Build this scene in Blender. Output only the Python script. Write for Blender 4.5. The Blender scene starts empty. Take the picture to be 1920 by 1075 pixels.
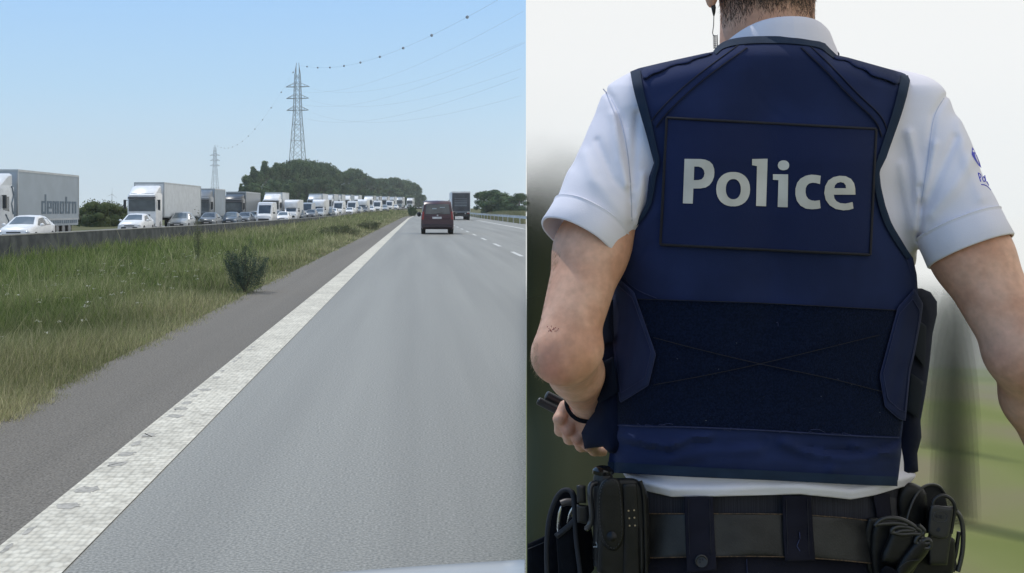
import bpy, math, random
import numpy as np
from mathutils import Vector, geometry
random.seed(7); rng = np.random.default_rng(7)
S_ = bpy.context.scene
COL = S_.collection
# ---------------------------------------------------------------- camera, world, sun, exposure
F = 2200.0; PX0 = 785.0; PY0 = 393.0; CZ = 1.45        # lens in photo pixels, eye height in metres
cam = bpy.data.cameras.new('camera'); co = bpy.data.objects.new('camera', cam); COL.objects.link(co)
co.location = (0, 0, CZ); co.rotation_euler = (math.pi/2, 0, 0)
cam.sensor_width = 36; cam.lens = F/1920*36
cam.shift_x = (960-PX0)/1920; cam.shift_y = -(537.5-PY0)/1920
cam.clip_start = 0.05; cam.clip_end = 6000
S_.camera = co
SUN_EL = math.radians(60); SUN_AZ = math.radians(-38)   # sun ahead and to the left (azimuth from +Y)
w = bpy.data.worlds.new('World'); S_.world = w; w.use_nodes = True
nt = w.node_tree; nt.nodes.clear()
def N(nt, t, **k):
    n = nt.nodes.new(t)
    for a, b in k.items(): setattr(n, a, b)
    return n
BND = 0.0914                                             # the verge meets the carriageway along x = BND*y
def build_world():
    L = nt.links
    out = N(nt, 'ShaderNodeOutputWorld'); bg = N(nt, 'ShaderNodeBackground')
    tc = N(nt, 'ShaderNodeTexCoord'); sp = N(nt, 'ShaderNodeSeparateXYZ')
    L.new(tc.outputs['Generated'], sp.inputs[0])
    sky = N(nt, 'ShaderNodeTexSky', sky_type='NISHITA'); sky.sun_disc = False
    sky.sun_elevation = SUN_EL; sky.sun_rotation = SUN_AZ; sky.dust_density = 2.0
    sc = N(nt, 'ShaderNodeVectorMath', operation='SCALE'); sc.inputs['Scale'].default_value = 0.075
    L.new(sky.outputs[0], sc.inputs[0])
    r = N(nt, 'ShaderNodeValToRGB'); e = r.color_ramp.elements
    e[0].position = 0.0; e[0].color = (.69, .81, .89, 1)
    e[1].position = 1.0; e[1].color = (.20, .42, .85, 1)
    for p, c in ((.045, (.60, .78, .92, 1)), (.10, (.49, .73, .96, 1)), (.17, (.40, .665, 1.0, 1)), (.30, (.31, .58, 1.0, 1))):
        q = e.new(p); q.color = c
    L.new(sp.outputs['Z'], r.inputs[0])
    m1 = N(nt, 'ShaderNodeMix', data_type='RGBA'); m1.inputs[0].default_value = .9
    L.new(sc.outputs[0], m1.inputs[6]); L.new(r.outputs[0], m1.inputs[7])
    # the pale overcast half of the sky
    r2 = N(nt, 'ShaderNodeValToRGB'); e2 = r2.color_ramp.elements
    e2[0].position = 0.44; e2[0].color = (.80, .82, .80, 1); e2[1].position = .56; e2[1].color = (.915, .925, .92, 1)
    ad = N(nt, 'ShaderNodeMath', operation='MULTIPLY_ADD'); ad.inputs[1].default_value = .5; ad.inputs[2].default_value = .5
    L.new(sp.outputs['Z'], ad.inputs[0]); L.new(ad.outputs[0], r2.inputs[0])
    mx = N(nt, 'ShaderNodeMath', operation='MULTIPLY_ADD'); mx.inputs[1].default_value = -BND
    L.new(sp.outputs['Y'], mx.inputs[0]); L.new(sp.outputs['X'], mx.inputs[2])
    gt = N(nt, 'ShaderNodeMath', operation='GREATER_THAN'); gt.inputs[1].default_value = 0.0
    L.new(mx.outputs[0], gt.inputs[0])
    m2 = N(nt, 'ShaderNodeMix', data_type='RGBA')
    L.new(gt.outputs[0], m2.inputs[0]); L.new(m1.outputs[2], m2.inputs[6]); L.new(r2.outputs[0], m2.inputs[7])
    L.new(m2.outputs[2], bg.inputs[0]); bg.inputs[1].default_value = 1.0
    L.new(bg.outputs[0], out.inputs[0])
build_world()
sl = bpy.data.lights.new('sun', 'SUN'); so = bpy.data.objects.new('sun', sl); COL.objects.link(so)
sl.energy = 2.3; sl.angle = math.radians(.6); sl.color = (1, .96, .89)
sd = Vector((math.sin(SUN_AZ)*math.cos(SUN_EL), math.cos(SUN_AZ)*math.cos(SUN_EL), math.sin(SUN_EL)))
so.rotation_euler = (-sd).to_track_quat('-Z', 'Y').to_euler()
S_.view_settings.view_transform = 'Standard'; S_.view_settings.look = 'None'
S_.view_settings.exposure = 0; S_.view_settings.gamma = 1
S_.render.engine = 'CYCLES'; S_.cycles.use_denoising = True; S_.cycles.max_bounces = 6; S_.cycles.transparent_max_bounces = 256
S_.cycles.use_adaptive_sampling = True

# ---------------------------------------------------------------- materials
MATS = {}
def mat(name, c, rough=.6, metal=0, var=.12, scale=8, bump=0, bscale=60, c2=None, spec=.5, detail=4, sheen=0, coords='Object', stretch=None, sss=0, lo=.4, hi=.6, attr=False, hdist=.002):
    if name in MATS: return MATS[name]
    m = bpy.data.materials.new(name); m.use_nodes = True; t = m.node_tree; L = t.links
    b = t.nodes['Principled BSDF']
    b.inputs['Roughness'].default_value = rough; b.inputs['Metallic'].default_value = metal
    b.inputs['Specular IOR Level'].default_value = spec
    if sheen: b.inputs['Sheen Weight'].default_value = sheen
    if sss:
        b.inputs['Subsurface Weight'].default_value = sss
        b.inputs['Subsurface Radius'].default_value = (.012, .005, .003); b.inputs['Subsurface Scale'].default_value = 1
    tc = N(t, 'ShaderNodeTexCoord'); src = tc.outputs[coords]
    if stretch:
        mp = N(t, 'ShaderNodeMapping'); mp.inputs['Scale'].default_value = stretch; L.new(src, mp.inputs[0]); src = mp.outputs[0]
    nz = N(t, 'ShaderNodeTexNoise'); nz.inputs['Scale'].default_value = scale; nz.inputs['Detail'].default_value = detail
    L.new(src, nz.inputs['Vector'])
    if c2 is None: a, d = [x*(1-var) for x in c], [min(1, x*(1+var)) for x in c]
    else: a, d = c, c2
    r = N(t, 'ShaderNodeValToRGB'); e = r.color_ramp.elements
    e[0].position = lo; e[0].color = (*a, 1); e[1].position = hi; e[1].color = (*d, 1)
    L.new(nz.outputs[0], r.inputs[0])
    if attr:
        at = N(t, 'ShaderNodeAttribute', attribute_name='Col'); mm = N(t, 'ShaderNodeMix', data_type='RGBA', blend_type='MULTIPLY')
        mm.inputs[0].default_value = 1; L.new(r.outputs[0], mm.inputs[6]); L.new(at.outputs['Color'], mm.inputs[7])
        L.new(mm.outputs[2], b.inputs['Base Color'])
    else: L.new(r.outputs[0], b.inputs['Base Color'])
    if bump:
        n2 = N(t, 'ShaderNodeTexNoise'); n2.inputs['Scale'].default_value = bscale; n2.inputs['Detail'].default_value = 3
        L.new(src, n2.inputs['Vector'])
        bp = N(t, 'ShaderNodeBump'); bp.inputs['Strength'].default_value = bump; bp.inputs['Distance'].default_value = hdist
        L.new(n2.outputs[0], bp.inputs['Height']); L.new(bp.outputs[0], b.inputs['Normal'])
    MATS[name] = m; return m

def translucent(m, k):
    t = m.node_tree; L = t.links; b = t.nodes['Principled BSDF']; out = t.nodes['Material Output']
    tr = N(t, 'ShaderNodeBsdfTranslucent'); mx = N(t, 'ShaderNodeMixShader'); mx.inputs[0].default_value = k
    L.new(b.inputs['Base Color'].links[0].from_socket, tr.inputs[0]); L.new(b.outputs[0], mx.inputs[1]); L.new(tr.outputs[0], mx.inputs[2]); L.new(mx.outputs[0], out.inputs[0])
# ---------------------------------------------------------------- mesh helpers
def link(o, parent=None, loc=None):
    COL.objects.link(o)
    if parent: o.parent = parent
    if loc is not None: o.location = loc
    return o
def tag(o, label=None, cat=None, group=None, kind=None):
    for k, v in (('label', label), ('category', cat), ('group', group), ('kind', kind)):
        if v: o[k] = v
    return o
def empty(name, loc, label=None, cat=None, group=None):
    o = bpy.data.objects.new(name, None); o.empty_display_size = .2
    link(o, None, loc); return tag(o, label, cat, group)
def mesh(name, v, f, m, parent=None, origin=(0, 0, 0), smooth=True, angle=None, colors=None):
    v = np.asarray(v, dtype=np.float64) - np.asarray(origin)
    me = bpy.data.meshes.new(name)
    if isinstance(f, np.ndarray):
        k = f.shape[1]; me.vertices.add(len(v)); me.vertices.foreach_set('co', v.astype(np.float32).ravel())
        me.loops.add(f.size); me.loops.foreach_set('vertex_index', f.astype(np.int32).ravel())
        me.polygons.add(len(f)); me.polygons.foreach_set('loop_start', np.arange(0, f.size, k, dtype=np.int32))
        me.update(calc_edges=True); me.validate()
    else:
        me.from_pydata([tuple(map(float, p)) for p in v], [], [tuple(map(int, q)) for q in f]); me.update()
    if colors is not None:
        ca = me.color_attributes.new('Col', 'FLOAT_COLOR', 'POINT')
        cc = np.ones((len(v), 4), np.float32); cc[:, :3] = colors; ca.data.foreach_set('color', cc.ravel())
    if smooth:
        me.polygons.foreach_set('use_smooth', np.ones(len(me.polygons), bool))
        if angle: me.set_sharp_from_angle(angle=math.radians(angle))
    me.materials.append(m)
    o = bpy.data.objects.new(name, me)
    return link(o, parent, None if parent else origin)
class MB:
    def __init__(s): s.v = []; s.f = []
    def add(s, v, f):
        b = len(s.v); s.v += [tuple(map(float, p)) for p in v]; s.f += [tuple(b+i for i in q) for q in f]; return s
    def box(s, c, d):
        x, y, z = c; a, b, e = d[0]/2, d[1]/2, d[2]/2
        return s.add([(x+i*a, y+j*b, z+k*e) for i in (-1, 1) for j in (-1, 1) for k in (-1, 1)],
                     [(0, 1, 3, 2), (4, 6, 7, 5), (0, 4, 5, 1), (2, 3, 7, 6), (0, 2, 6, 4), (1, 5, 7, 3)])
    def hexa(s, b4, t4):
        return s.add(list(b4)+list(t4), [(3, 2, 1, 0), (4, 5, 6, 7), (0, 1, 5, 4), (1, 2, 6, 5), (2, 3, 7, 6), (3, 0, 4, 7)])
    def tube(s, pts, r, n=8, cap=True):
        pts = [Vector(p) for p in pts]; rs = r if isinstance(r, (list, tuple)) else [r]*len(pts)
        v = []; up = None
        for i, p in enumerate(pts):
            d = (pts[min(i+1, len(pts)-1)]-pts[max(i-1, 0)]).normalized()
            if up is None:
                up = Vector((0, 0, 1)) if abs(d.z) < .9 else Vector((1, 0, 0))
            a = d.cross(up).normalized(); up = a.cross(d).normalized()
            for k in range(n):
                t = 2*math.pi*k/n; v.append(p+(a*math.cos(t)+up*math.sin(t))*rs[i])
        f = [(i*n+k, i*n+(k+1) % n, (i+1)*n+(k+1) % n, (i+1)*n+k) for i in range(len(pts)-1) for k in range(n)]
        if cap: f += [tuple(range(n))[::-1], tuple((len(pts)-1)*n+k for k in range(n))]
        return s.add(v, f)
    def cyl(s, a, b, r, n=16): return s.tube([a, b], r, n)
    def loft(s, rings, cap=True, closed=True):
        n = len(rings[0]); v = [p for r in rings for p in r]
        f = [(i*n+k, i*n+(k+1) % n, (i+1)*n+(k+1) % n, (i+1)*n+k) for i in range(len(rings)-1) for k in range(n if closed else n-1)]
        if cap: f += [tuple(range(n))[::-1], tuple((len(rings)-1)*n+k for k in range(n))]
        return s.add(v, f)
    def ball(s, c, r, n=12, m=8):
        r = (r, r, r) if not isinstance(r, (tuple, list)) else r
        v = []; 
        for i in range(m+1):
            t = math.pi*i/m
            for k in range(n):
                a = 2*math.pi*k/n; v.append((c[0]+r[0]*math.sin(t)*math.cos(a), c[1]+r[1]*math.sin(t)*math.sin(a), c[2]+r[2]*math.cos(t)))
        return s.add(v, [(i*n+k, (i+1)*n+k, (i+1)*n+(k+1) % n, i*n+(k+1) % n) for i in range(m) for k in range(n)])
    def build(s, name, m, parent=None, origin=(0, 0, 0), smooth=True, angle=35, bevel=0):
        o = mesh(name, s.v, s.f, m, parent, origin, smooth, angle)
        if bevel:
            b = o.modifiers.new('b', 'BEVEL'); b.width = bevel; b.segments = 2; b.limit_method = 'ANGLE'
        return o
def copy_tree(o, parent=None):
    c = o.copy(); COL.objects.link(c); c.parent = parent
    for ch in list(o.children): copy_tree(ch, c)
    return c
def leaves(pos, size, squash=1.0):
    """one small four-cornered leaf at every position"""
    n = len(pos); a = rng.normal(size=(n, 3)); a /= np.linalg.norm(a, axis=1)[:, None]
    b = rng.normal(size=(n, 3)); b -= a*(a*b).sum(1)[:, None]; b /= np.linalg.norm(b, axis=1)[:, None]
    s = (np.asarray(size)*rng.uniform(.6, 1.4, n))[:, None]/2
    v = np.stack([pos-a*s, pos-b*s*.6, pos+a*s, pos+b*s*.6], 1).reshape(-1, 3)
    return v, np.arange(4*n).reshape(n, 4)

# ---------------------------------------------------------------- terrain
def sm(a, b, x):
    t = np.clip((np.asarray(x, float)-a)/(b-a), 0, 1); return t*t*(3-2*t)
def z_opp(Y): return np.interp(Y, [0, 150, 170, 270, 420, 520, 900, 4000], [-.35, -.35, -.15, .76, 1.84, 2.3, 1.6, 1.0])
def z_own(Y): return np.interp(Y, [0, 260, 420, 900, 4000], [0, 0, .9, 1.35, 1.2])
def sh_opp(Y): return np.interp(Y, [0, 150, 190, 240, 300, 375, 470, 600, 4000], [0, 0, .9, 3.6, 6.2, 10.8, 17.5, 24, 24])
def sh_own(Y): return np.interp(Y, [0, 200, 290, 470, 600, 4000], [0, 0, .9, 6, 9, 9])
def ground(L, Y):
    L = np.asarray(L, float); Y = np.asarray(Y, float)
    a = sm(-14.0, -3.6, L-sh_own(Y)*.5-sh_opp(Y)*.5)
    z = z_opp(Y)*(1-a)+z_own(Y)*a
    dip = -.12*np.exp(-((L+9)/3.0)**2)*(Y < 200)-.14*sm(-8.5, -11.5, L)*sm(190, 120, Y)*(L > -15.3)
    return z+dip-.05*sm(-3.0, -2.7, L-sh_own(Y))
Ys = np.concatenate([np.arange(-20, 4, 4.), np.arange(4, 40, 1.), np.arange(40, 200, 5.), np.arange(200, 600, 20.), [650, 800, 1000, 1500, 2500, 4000]])
def strip(name, l0, l1, y0, y1, dz, m, zf, shf, n=1, sub=None, parent=None):
    yy = sorted(set([y0, y1]+[y for y in Ys if y0 < y < y1])); v = []; f = []
    mb = MB()
    for y in yy:
        s = float(shf(y)); a = l0+s; b = min(l1+s, BND*y)
        b = max(a, b)
        mb.v += [(a+(b-a)*k/n, y, float(zf(y))+dz) for k in range(n+1)]
    k1 = n+1
    for i in range(len(yy)-1):
        for k in range(n):
            q = (i*k1+k, i*k1+k+1, (i+1)*k1+k+1, (i+1)*k1+k)
            if mb.v[q[1]][0]-mb.v[q[0]][0] > 1e-6 or mb.v[q[2]][0]-mb.v[q[3]][0] > 1e-6: mb.f.append(q)
    return mb.build(name, m, parent)
m_ground = mat('meadow_soil', (.07, .085, .03), .95, var=.3, c2=(.135, .125, .065), scale=.35, coords='Object', spec=.1)
m_asph = mat('asphalt', (.120, .121, .110), .62, c2=(.305, .300, .270), scale=75, bump=.5, bscale=110, spec=.5, detail=12, hdist=.006, lo=.32, hi=.68)
m_shoulder = mat('shoulder_asphalt', (.090, .083, .072), .85, c2=(.225, .208, .182), scale=70, bump=.8, bscale=100, spec=.2, detail=12, hdist=.006, lo=.32, hi=.68)
# broad tyre tracks and mottling on the lanes
def asphalt_detail(m, amp):
    t = m.node_tree; L = t.links; b = t.nodes['Principled BSDF']; src = b.inputs['Base Color'].links[0].from_socket
    tc = N(t, 'ShaderNodeTexCoord'); mp = N(t, 'ShaderNodeMapping'); mp.inputs['Scale'].default_value = (1.3, .03, 1)
    nz = N(t, 'ShaderNodeTexNoise'); nz.inputs['Scale'].default_value = 1.2; nz.inputs['Detail'].default_value = 5
    L.new(tc.outputs['Object'], mp.inputs[0]); L.new(mp.outputs[0], nz.inputs['Vector'])
    r = N(t, 'ShaderNodeMapRange'); r.inputs[1].default_value = .3; r.inputs[2].default_value = .7; r.inputs[3].default_value = 1-amp; r.inputs[4].default_value = 1+amp
    L.new(nz.outputs[0], r.inputs[0]); vm = N(t, 'ShaderNodeVectorMath', operation='SCALE')
    L.new(src, vm.inputs[0]); L.new(r.outputs[0], vm.inputs['Scale']); L.new(vm.outputs[0], b.inputs['Base Color'])
asphalt_detail(m_asph, .15); asphalt_detail(m_shoulder, .10)

def build_ground():
    Lx = np.concatenate([[-3000, -1500, -600, -300, -150, -80, -50, -35, -28, -24], np.arange(-20, -2.9, .7), [-2.9, -2.6, 0, 4, 10.6, 11, 12, 14, 17, 22, 30, 45, 80, 160, 366]])
    v = []; k1 = len(Lx)
    for y in Ys:
        for l in Lx:
            x = l+float(sh_own(y)) if l > -3 else l
            x = min(x, BND*y)
            z = float(ground(x, y))
            if l > 10.6: z += min(.9, (x-10.6)*.14) if x > 10.6 else 0
            v.append((x, y, z))
    f = []
    for i in range(len(Ys)-1):
        for k in range(k1-1):
            q = (i*k1+k, i*k1+k+1, (i+1)*k1+k+1, (i+1)*k1+k)
            if v[q[1]][0]-v[q[0]][0] > 1e-6 or v[q[2]][0]-v[q[3]][0] > 1e-6: f.append(q)
    tag(mesh('ground', v, f, m_ground), kind='structure')
build_ground()
tag(strip('road', -1.45, 10.6, -18, 700, 0.0, m_asph, z_own, sh_own, 8), kind='structure')
tag(strip('road_shoulder', -2.95, -1.45, -18, 700, -.002, m_shoulder, z_own, sh_own, 3), kind='structure')
m_opp = mat('concrete_road', (.17, .17, .165), .9, c2=(.21, .21, .2), scale=30, spec=.2)
def opp_road():
    yy = list(range(-10, 200, 10))+list(range(200, 560, 15)); v = []; f = []
    for y in yy:
        s = float(sh_opp(y))
        for l in (-28, -15.6): v.append((l+s, y, float(z_opp(y))+.03))
    for i in range(len(yy)-1): f.append((2*i, 2*i+1, 2*i+3, 2*i+2))
    tag(mesh('opposite_road', v, f, m_opp), kind='structure')
opp_road()

# white paint with worn, dimpled thermoplastic profile
def paint_mat():
    m = mat('road_paint', (.54, .51, .43), .8, c2=(.66, .63, .54), scale=14, spec=.3)
    t = m.node_tree; L = t.links; b = t.nodes['Principled BSDF']
    tc = N(t, 'ShaderNodeTexCoord'); mp = N(t, 'ShaderNodeMapping'); mp.inputs['Scale'].default_value = (30, 17, 1)
    vo = N(t, 'ShaderNodeTexVoronoi'); vo.inputs['Scale'].default_value = 1; vo.inputs['Randomness'].default_value = .42; L.new(tc.outputs['Object'], mp.inputs[0]); L.new(mp.outputs[0], vo.inputs['Vector'])
    r = N(t, 'ShaderNodeMapRange'); r.inputs[1].default_value = .35; r.inputs[2].default_value = .75; r.inputs[3].default_value = 1; r.inputs[4].default_value = .66
    L.new(vo.outputs['Distance'], r.inputs[0])
    nd = N(t, 'ShaderNodeTexNoise'); nd.inputs['Scale'].default_value = 2.2; nd.inputs['Detail'].default_value = 9; nd.inputs['Roughness'].default_value = .65; L.new(tc.outputs['Object'], nd.inputs['Vector'])
    rd = N(t, 'ShaderNodeMapRange'); rd.inputs[1].default_value = .36; rd.inputs[2].default_value = .60; rd.inputs[3].default_value = .86; rd.inputs[4].default_value = 1.06; L.new(nd.outputs[0], rd.inputs[0])
    mu = N(t, 'ShaderNodeMath', operation='MULTIPLY'); L.new(r.outputs[0], mu.inputs[0]); L.new(rd.outputs[0], mu.inputs[1])
    src = b.inputs['Base Color'].links[0].from_socket; vm = N(t, 'ShaderNodeVectorMath', operation='SCALE')
    L.new(src, vm.inputs[0]); L.new(mu.outputs[0], vm.inputs['Scale']); L.new(vm.outputs[0], b.inputs['Base Color'])
    bp = N(t, 'ShaderNodeBump'); bp.invert = True; bp.inputs['Strength'].default_value = .5; bp.inputs['Distance'].default_value = .006
    L.new(vo.outputs['Distance'], bp.inputs['Height']); L.new(bp.outputs[0], b.inputs['Normal'])
    return m
m_paint = paint_mat()
m_paint2 = mat('plain_paint', (.50, .50, .48), .8, c2=(.60, .60, .58), scale=9, spec=.3)
def lines():
    s = strip('edge_line', -1.80, -1.42, 2, 420, .005, m_paint, z_own, sh_own, 2); tag(s, kind='structure')
    # worn pockets in the outer edge of the rumble line: asphalt showing through
    mb = MB()
    y = 3.2
    while y < 12.5:
        x0 = -1.77; dx = random.uniform(.05, .13)*(1 if y < 4.2 or 5.6 < y < 10 else .5); dy = random.uniform(.10, .18)
        ring = []
        for k in range(22):
            a = 2*math.pi*k/22; c_, s__ = math.cos(a), math.sin(a); ring.append((x0+dx/2+dx/2*(abs(c_)**.45)*(1 if c_ > 0 else -1)*random.uniform(.6, 1.15), y+dy/2*(abs(s__)**.7)*(1 if s__ > 0 else -1)*random.uniform(.55, 1.2), .0065))
        mb.add(ring, [tuple(range(22))]); y += .30+random.choice([0, 0, .1, .35])+random.uniform(-.05, .05)
    tag(mb.build('worn_marking', mat('worn_paint', (.28, .27, .24), .9, c2=(.42, .40, .36), scale=30, bump=.5, bscale=90, detail=6)), kind='structure')
    strp = strip('edge_marking', 7.72, 7.98, 60, 420, .005, m_paint2, z_own, sh_own); tag(strp, kind='structure')
    mb = MB()
    y = 36.2
    while y < 220:
        y1 = y+3.9; a, b = 3.12, 3.26
        if BND*y > a:
            mb.add([(a, y, .005), (min(b, BND*y), y, .005), (b, y1, .005), (a, y1, .005)], [(0, 1, 2, 3)])
        y += 9.7
    tag(mb.build('lane_marking', m_paint2), kind='structure')
lines()

# ---------------------------------------------------------------- barriers and posts
m_conc = mat('weathered_concrete', (.06, .068, .075), .9, c2=(.11, .12, .125), scale=1.5, bump=.3, bscale=25, spec=.2)
def bar_top(Y): return float(np.interp(Y, [0, 40, 80, 150, 200, 260, 330, 420, 500], [.50, .50, .34, .27, .38, .85, 1.35, 1.85, 2.2]))
def barrier():
    t = empty('concrete_barrier', (-15, 40, -.35), 'long low grey concrete barrier between the grass strip and the queue', 'barrier')
    mb = MB(); rings = []
    for y in list(range(10, 200, 6))+list(range(200, 500, 12)):
        x = -15+float(sh_opp(y))*.9; zt = bar_top(y); zb = float(z_opp(y))-.15
        rings.append([(x-.30, y, zb), (x+.30, y, zb), (x+.28, y, zb+.12), (x+.14, y, zb+.32), (x+.09, y, zt-.02), (x+.06, y, zt), (x-.06, y, zt), (x-.09, y, zt-.02), (x-.14, y, zb+.32), (x-.28, y, zb+.12)])
    mb.loft(rings); mb.build('wall', m_conc, t, origin=(-15, 40, -.35), angle=25)
    mb = MB(); rings = []
    for y in list(range(10, 200, 6))+list(range(200, 500, 12)):
        x = -15+float(sh_opp(y))*.9; zt = bar_top(y)
        rings.append([(x-.10, y, zt+.004), (x+.10, y, zt+.004), (x+.10, y, zt+.05), (x-.10, y, zt+.05)])
    mb.loft(rings); mb.build('cap', mat('pale_concrete', (.34, .35, .34), .85, scale=3), t, origin=(-15, 40, -.35))
barrier()
m_galv = mat('galvanised_steel', (.42, .45, .46), .45, .7, var=.15, scale=2)
def guard_rail():
    o = (9.9, 108, 0)
    t = empty('guard_rail', o, 'galvanised steel guard rail along the right edge of the road', 'guard rail')
    mb = MB(); rings = []
    for y in range(108, 330, 6):
        x = 10.05+float(sh_own(y)); x = x if x < BND*y else BND*y; z = float(z_own(y))+.58
        rings.append([(x, y, z), (x+.05, y, z+.05), (x, y, z+.10), (x+.05, y, z+.15), (x, y, z+.20), (x, y, z+.26), (x+.07, y, z+.26), (x+.07, y, z)])
    mb.loft(rings); mb.build('rail', m_galv, t, origin=o)
    for y in range(110, 330, 8):
        mb = MB(); x = 10.12+float(sh_own(y)); mb.box((x+.06, y, float(z_own(y))+.35), (.1, .12, .95)); mb.build('post', m_galv, t, origin=o)
guard_rail()

# ---------------------------------------------------------------- vegetation
m_leafdark = mat('wood_foliage', (.052, .094, .044), .9, c2=(.12, .175, .078), scale=.22, spec=.15, detail=6)
m_leafmid = mat('shrub_foliage', (.050, .070, .025), .9, c2=(.10, .125, .050), scale=.5, spec=.15, detail=6)
m_bark = mat('bark', (.09, .075, .06), .95, scale=4)
def crown_mesh(name, clumps, nleaf, size, m):
    """clumps: list of (x, y, z, rx, ry, rz)"""
    pos = []; w_ = np.array([c[3]*c[5] for c in clumps]); w_ = w_/w_.sum()
    for c, q in zip(clumps, w_):
        n = max(10, int(nleaf*q)); d = rng.normal(size=(n, 3)); d /= np.linalg.norm(d, axis=1)[:, None]
        r = rng.uniform(.55, 1.08, n)**.6
        pos.append(np.array(c[:3])+d*np.array(c[3:])*r[:, None])
    v, f = leaves(np.vstack(pos), size)
    mb = MB()
    for c in clumps: mb.ball(c[:3], (c[3]*.6, c[4]*.6, c[5]*.6), 7, 5)
    cv = np.array(mb.v); cv += rng.normal(scale=size*.15, size=cv.shape)
    cf = np.array(mb.f)
    return np.vstack([v, cv]), np.vstack([f, cf+len(v)])
def make_tree(h, wd, label, cat, group, kind='round', m=None, name='broadleaf_tree', nleaf=5200, size=.5):
    t = empty(name, (0, 0, 0), label, cat, group); cl = []
    n = 18 if kind == 'round' else 30
    for i in range(n):
        u = random.random(); z = h*(.14+.8*u)
        wz = (math.sin(math.pi*min(1, max(.16, u*.86+.12)))**.7) if kind == 'round' else (1.15-u*.95)
        a = random.uniform(0, 2*math.pi); rr = wd*.33*wz*random.uniform(.4, 1)
        s = wd*(random.uniform(.15, .26) if kind == 'round' else random.uniform(.12, .19))*(.55+.5*wz)
        cl.append((rr*math.cos(a), rr*math.sin(a), z, s, s, s*random.uniform(.75, 1.1)))
    v, f = crown_mesh('crown', cl, nleaf, size, m); mesh('crown', v, f, m or m_leafdark, t, smooth=False)
    mb = MB(); mb.tube([(0, 0, -.5), (.05*wd*.2, 0, h*.3), (0, .1, h*.75)], [wd*.045, wd*.03, wd*.01], 7)
    for k in range(4):
        a = k*1.6; mb.tube([(0, 0, h*(.2+.1*k)), (math.cos(a)*wd*.25, math.sin(a)*wd*.25, h*(.42+.1*k))], [wd*.018, wd*.006], 5)
    mb.build('trunk', m_bark, t)
    return t
protos = [make_tree(16, 11, 'x', 'tree', 'trees of the dark wood beyond the queue', 'round'),
          make_tree(16, 10, 'x', 'tree', 'trees of the dark wood beyond the queue', 'round'),
          make_tree(16, 9, 'x', 'tree', 'trees of the dark wood beyond the queue', 'tall'),
          make_tree(16, 12, 'x', 'tree', 'trees of the dark wood beyond the queue', 'round')]
used = [False]*4
prof_x = [440, 455, 475, 490, 498, 508, 522, 540, 560, 585, 600, 615, 630, 645, 658, 672, 685, 700, 725, 750, 775, 788, 797]
prof_y = [362, 332, 306, 312, 291, 310, 297, 296, 289, 292, 294, 300, 309, 313, 307, 312, 322, 326, 325, 329, 338, 347, 368]
def plant_tree(px, Y, top, k, wscale=1.0, label=None, group=None):
    p = protos[k]
    if used[k]: t = copy_tree(p)
    else: t = p; used[k] = True
    x = (px-PX0)*Y/F; z0 = float(ground(x, Y)); zt = CZ-(top-PY0)*Y/F
    s = (zt-z0)/16.2
    t.location = (x, Y, z0); t.scale = (s*wscale, s*wscale, s); t.rotation_euler = (0, 0, random.uniform(0, 6.28))
    t['label'] = label or 'dense dark green tree in the wood beyond the queue of lorries'
    if group: t['group'] = group
    return t
def wood():
    px = 452
    i = 0
    while px < 795:
        Y = float(np.interp(px, [450, 600, 700, 800], [360, 450, 600, 760])); top = float(np.interp(px, prof_x, prof_y))
        kind = 2 if px < 530 and i % 2 == 0 else random.choice([0, 1, 3])
        plant_tree(px, Y, top+random.uniform(0, 5), kind, 1.0 if px > 520 else .9)
        px += 11 if px < 640 else 9; i += 1
    for px in range(462, 792, 14):
        Y = float(np.interp(px, [450, 600, 700, 800], [330, 415, 560, 720])); top = float(np.interp(px, prof_x, prof_y))
        plant_tree(px+random.uniform(-4, 4), Y, top+(393-top)*random.uniform(.25, .5), random.choice([0, 1, 3]), 1.15)
wood()
G2 = 'low trees behind the right verge'
for px, Y, top, ws, lb in ((906, 270, 356, 1.25, 'leftmost low tree behind the dry grass of the right verge, next to the dark-backed lorry'), (922, 255, 351, 1.3, 'tallest rounded tree of the row behind the right guard rail'), (938, 250, 357, 1.3, 'rounded tree just right of the tallest one behind the right guard rail'),
                       (951, 262, 364, 1.35, 'lowest tree in the dip of the row behind the right guard rail'), (962, 240, 365, 1.3, 'low tree between the dip and the last tree of the right-hand row'), (974, 236, 358, 1.2, 'last tree of the right-hand row, farthest right on the verge')):
    plant_tree(px, Y, top, random.choice([0, 1, 3]), ws*1.25, lb, G2)
G3 = 'bushes beyond the opposite carriageway'
def bush_things():
    b = make_tree(4.2, 5.2, 'rounded green bush between the white trailer and the next lorry', 'bush', G3, 'round', m_leafmid, 'roadside_bush', 1800, .2)
    first = True
    for px, Y, top, lb in ((165, 128, 386, 'low bush touching the rear of the lettered trailer'), (182, 122, 377, 'tallest green bush between the lettered trailer and the second lorry'), (198, 126, 380, 'green bush just right of the tallest one beyond the opposite road'), (214, 130, 384, 'green bush just left of the second white lorry'), (226, 135, 388, 'bush half hidden behind the cab of the second white lorry')):
        t = b if first else copy_tree(b); first = False; t['label'] = lb
        x = (px-PX0)*Y/F; z0 = -1.3; zt = CZ-(top-PY0)*Y/F; s = (zt-z0)/4.2
        t.location = (x, Y, z0); t.scale = (s*1.1, s*1.1, s); t.rotation_euler[2] = random.uniform(0, 6)
bush_things()

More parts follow.
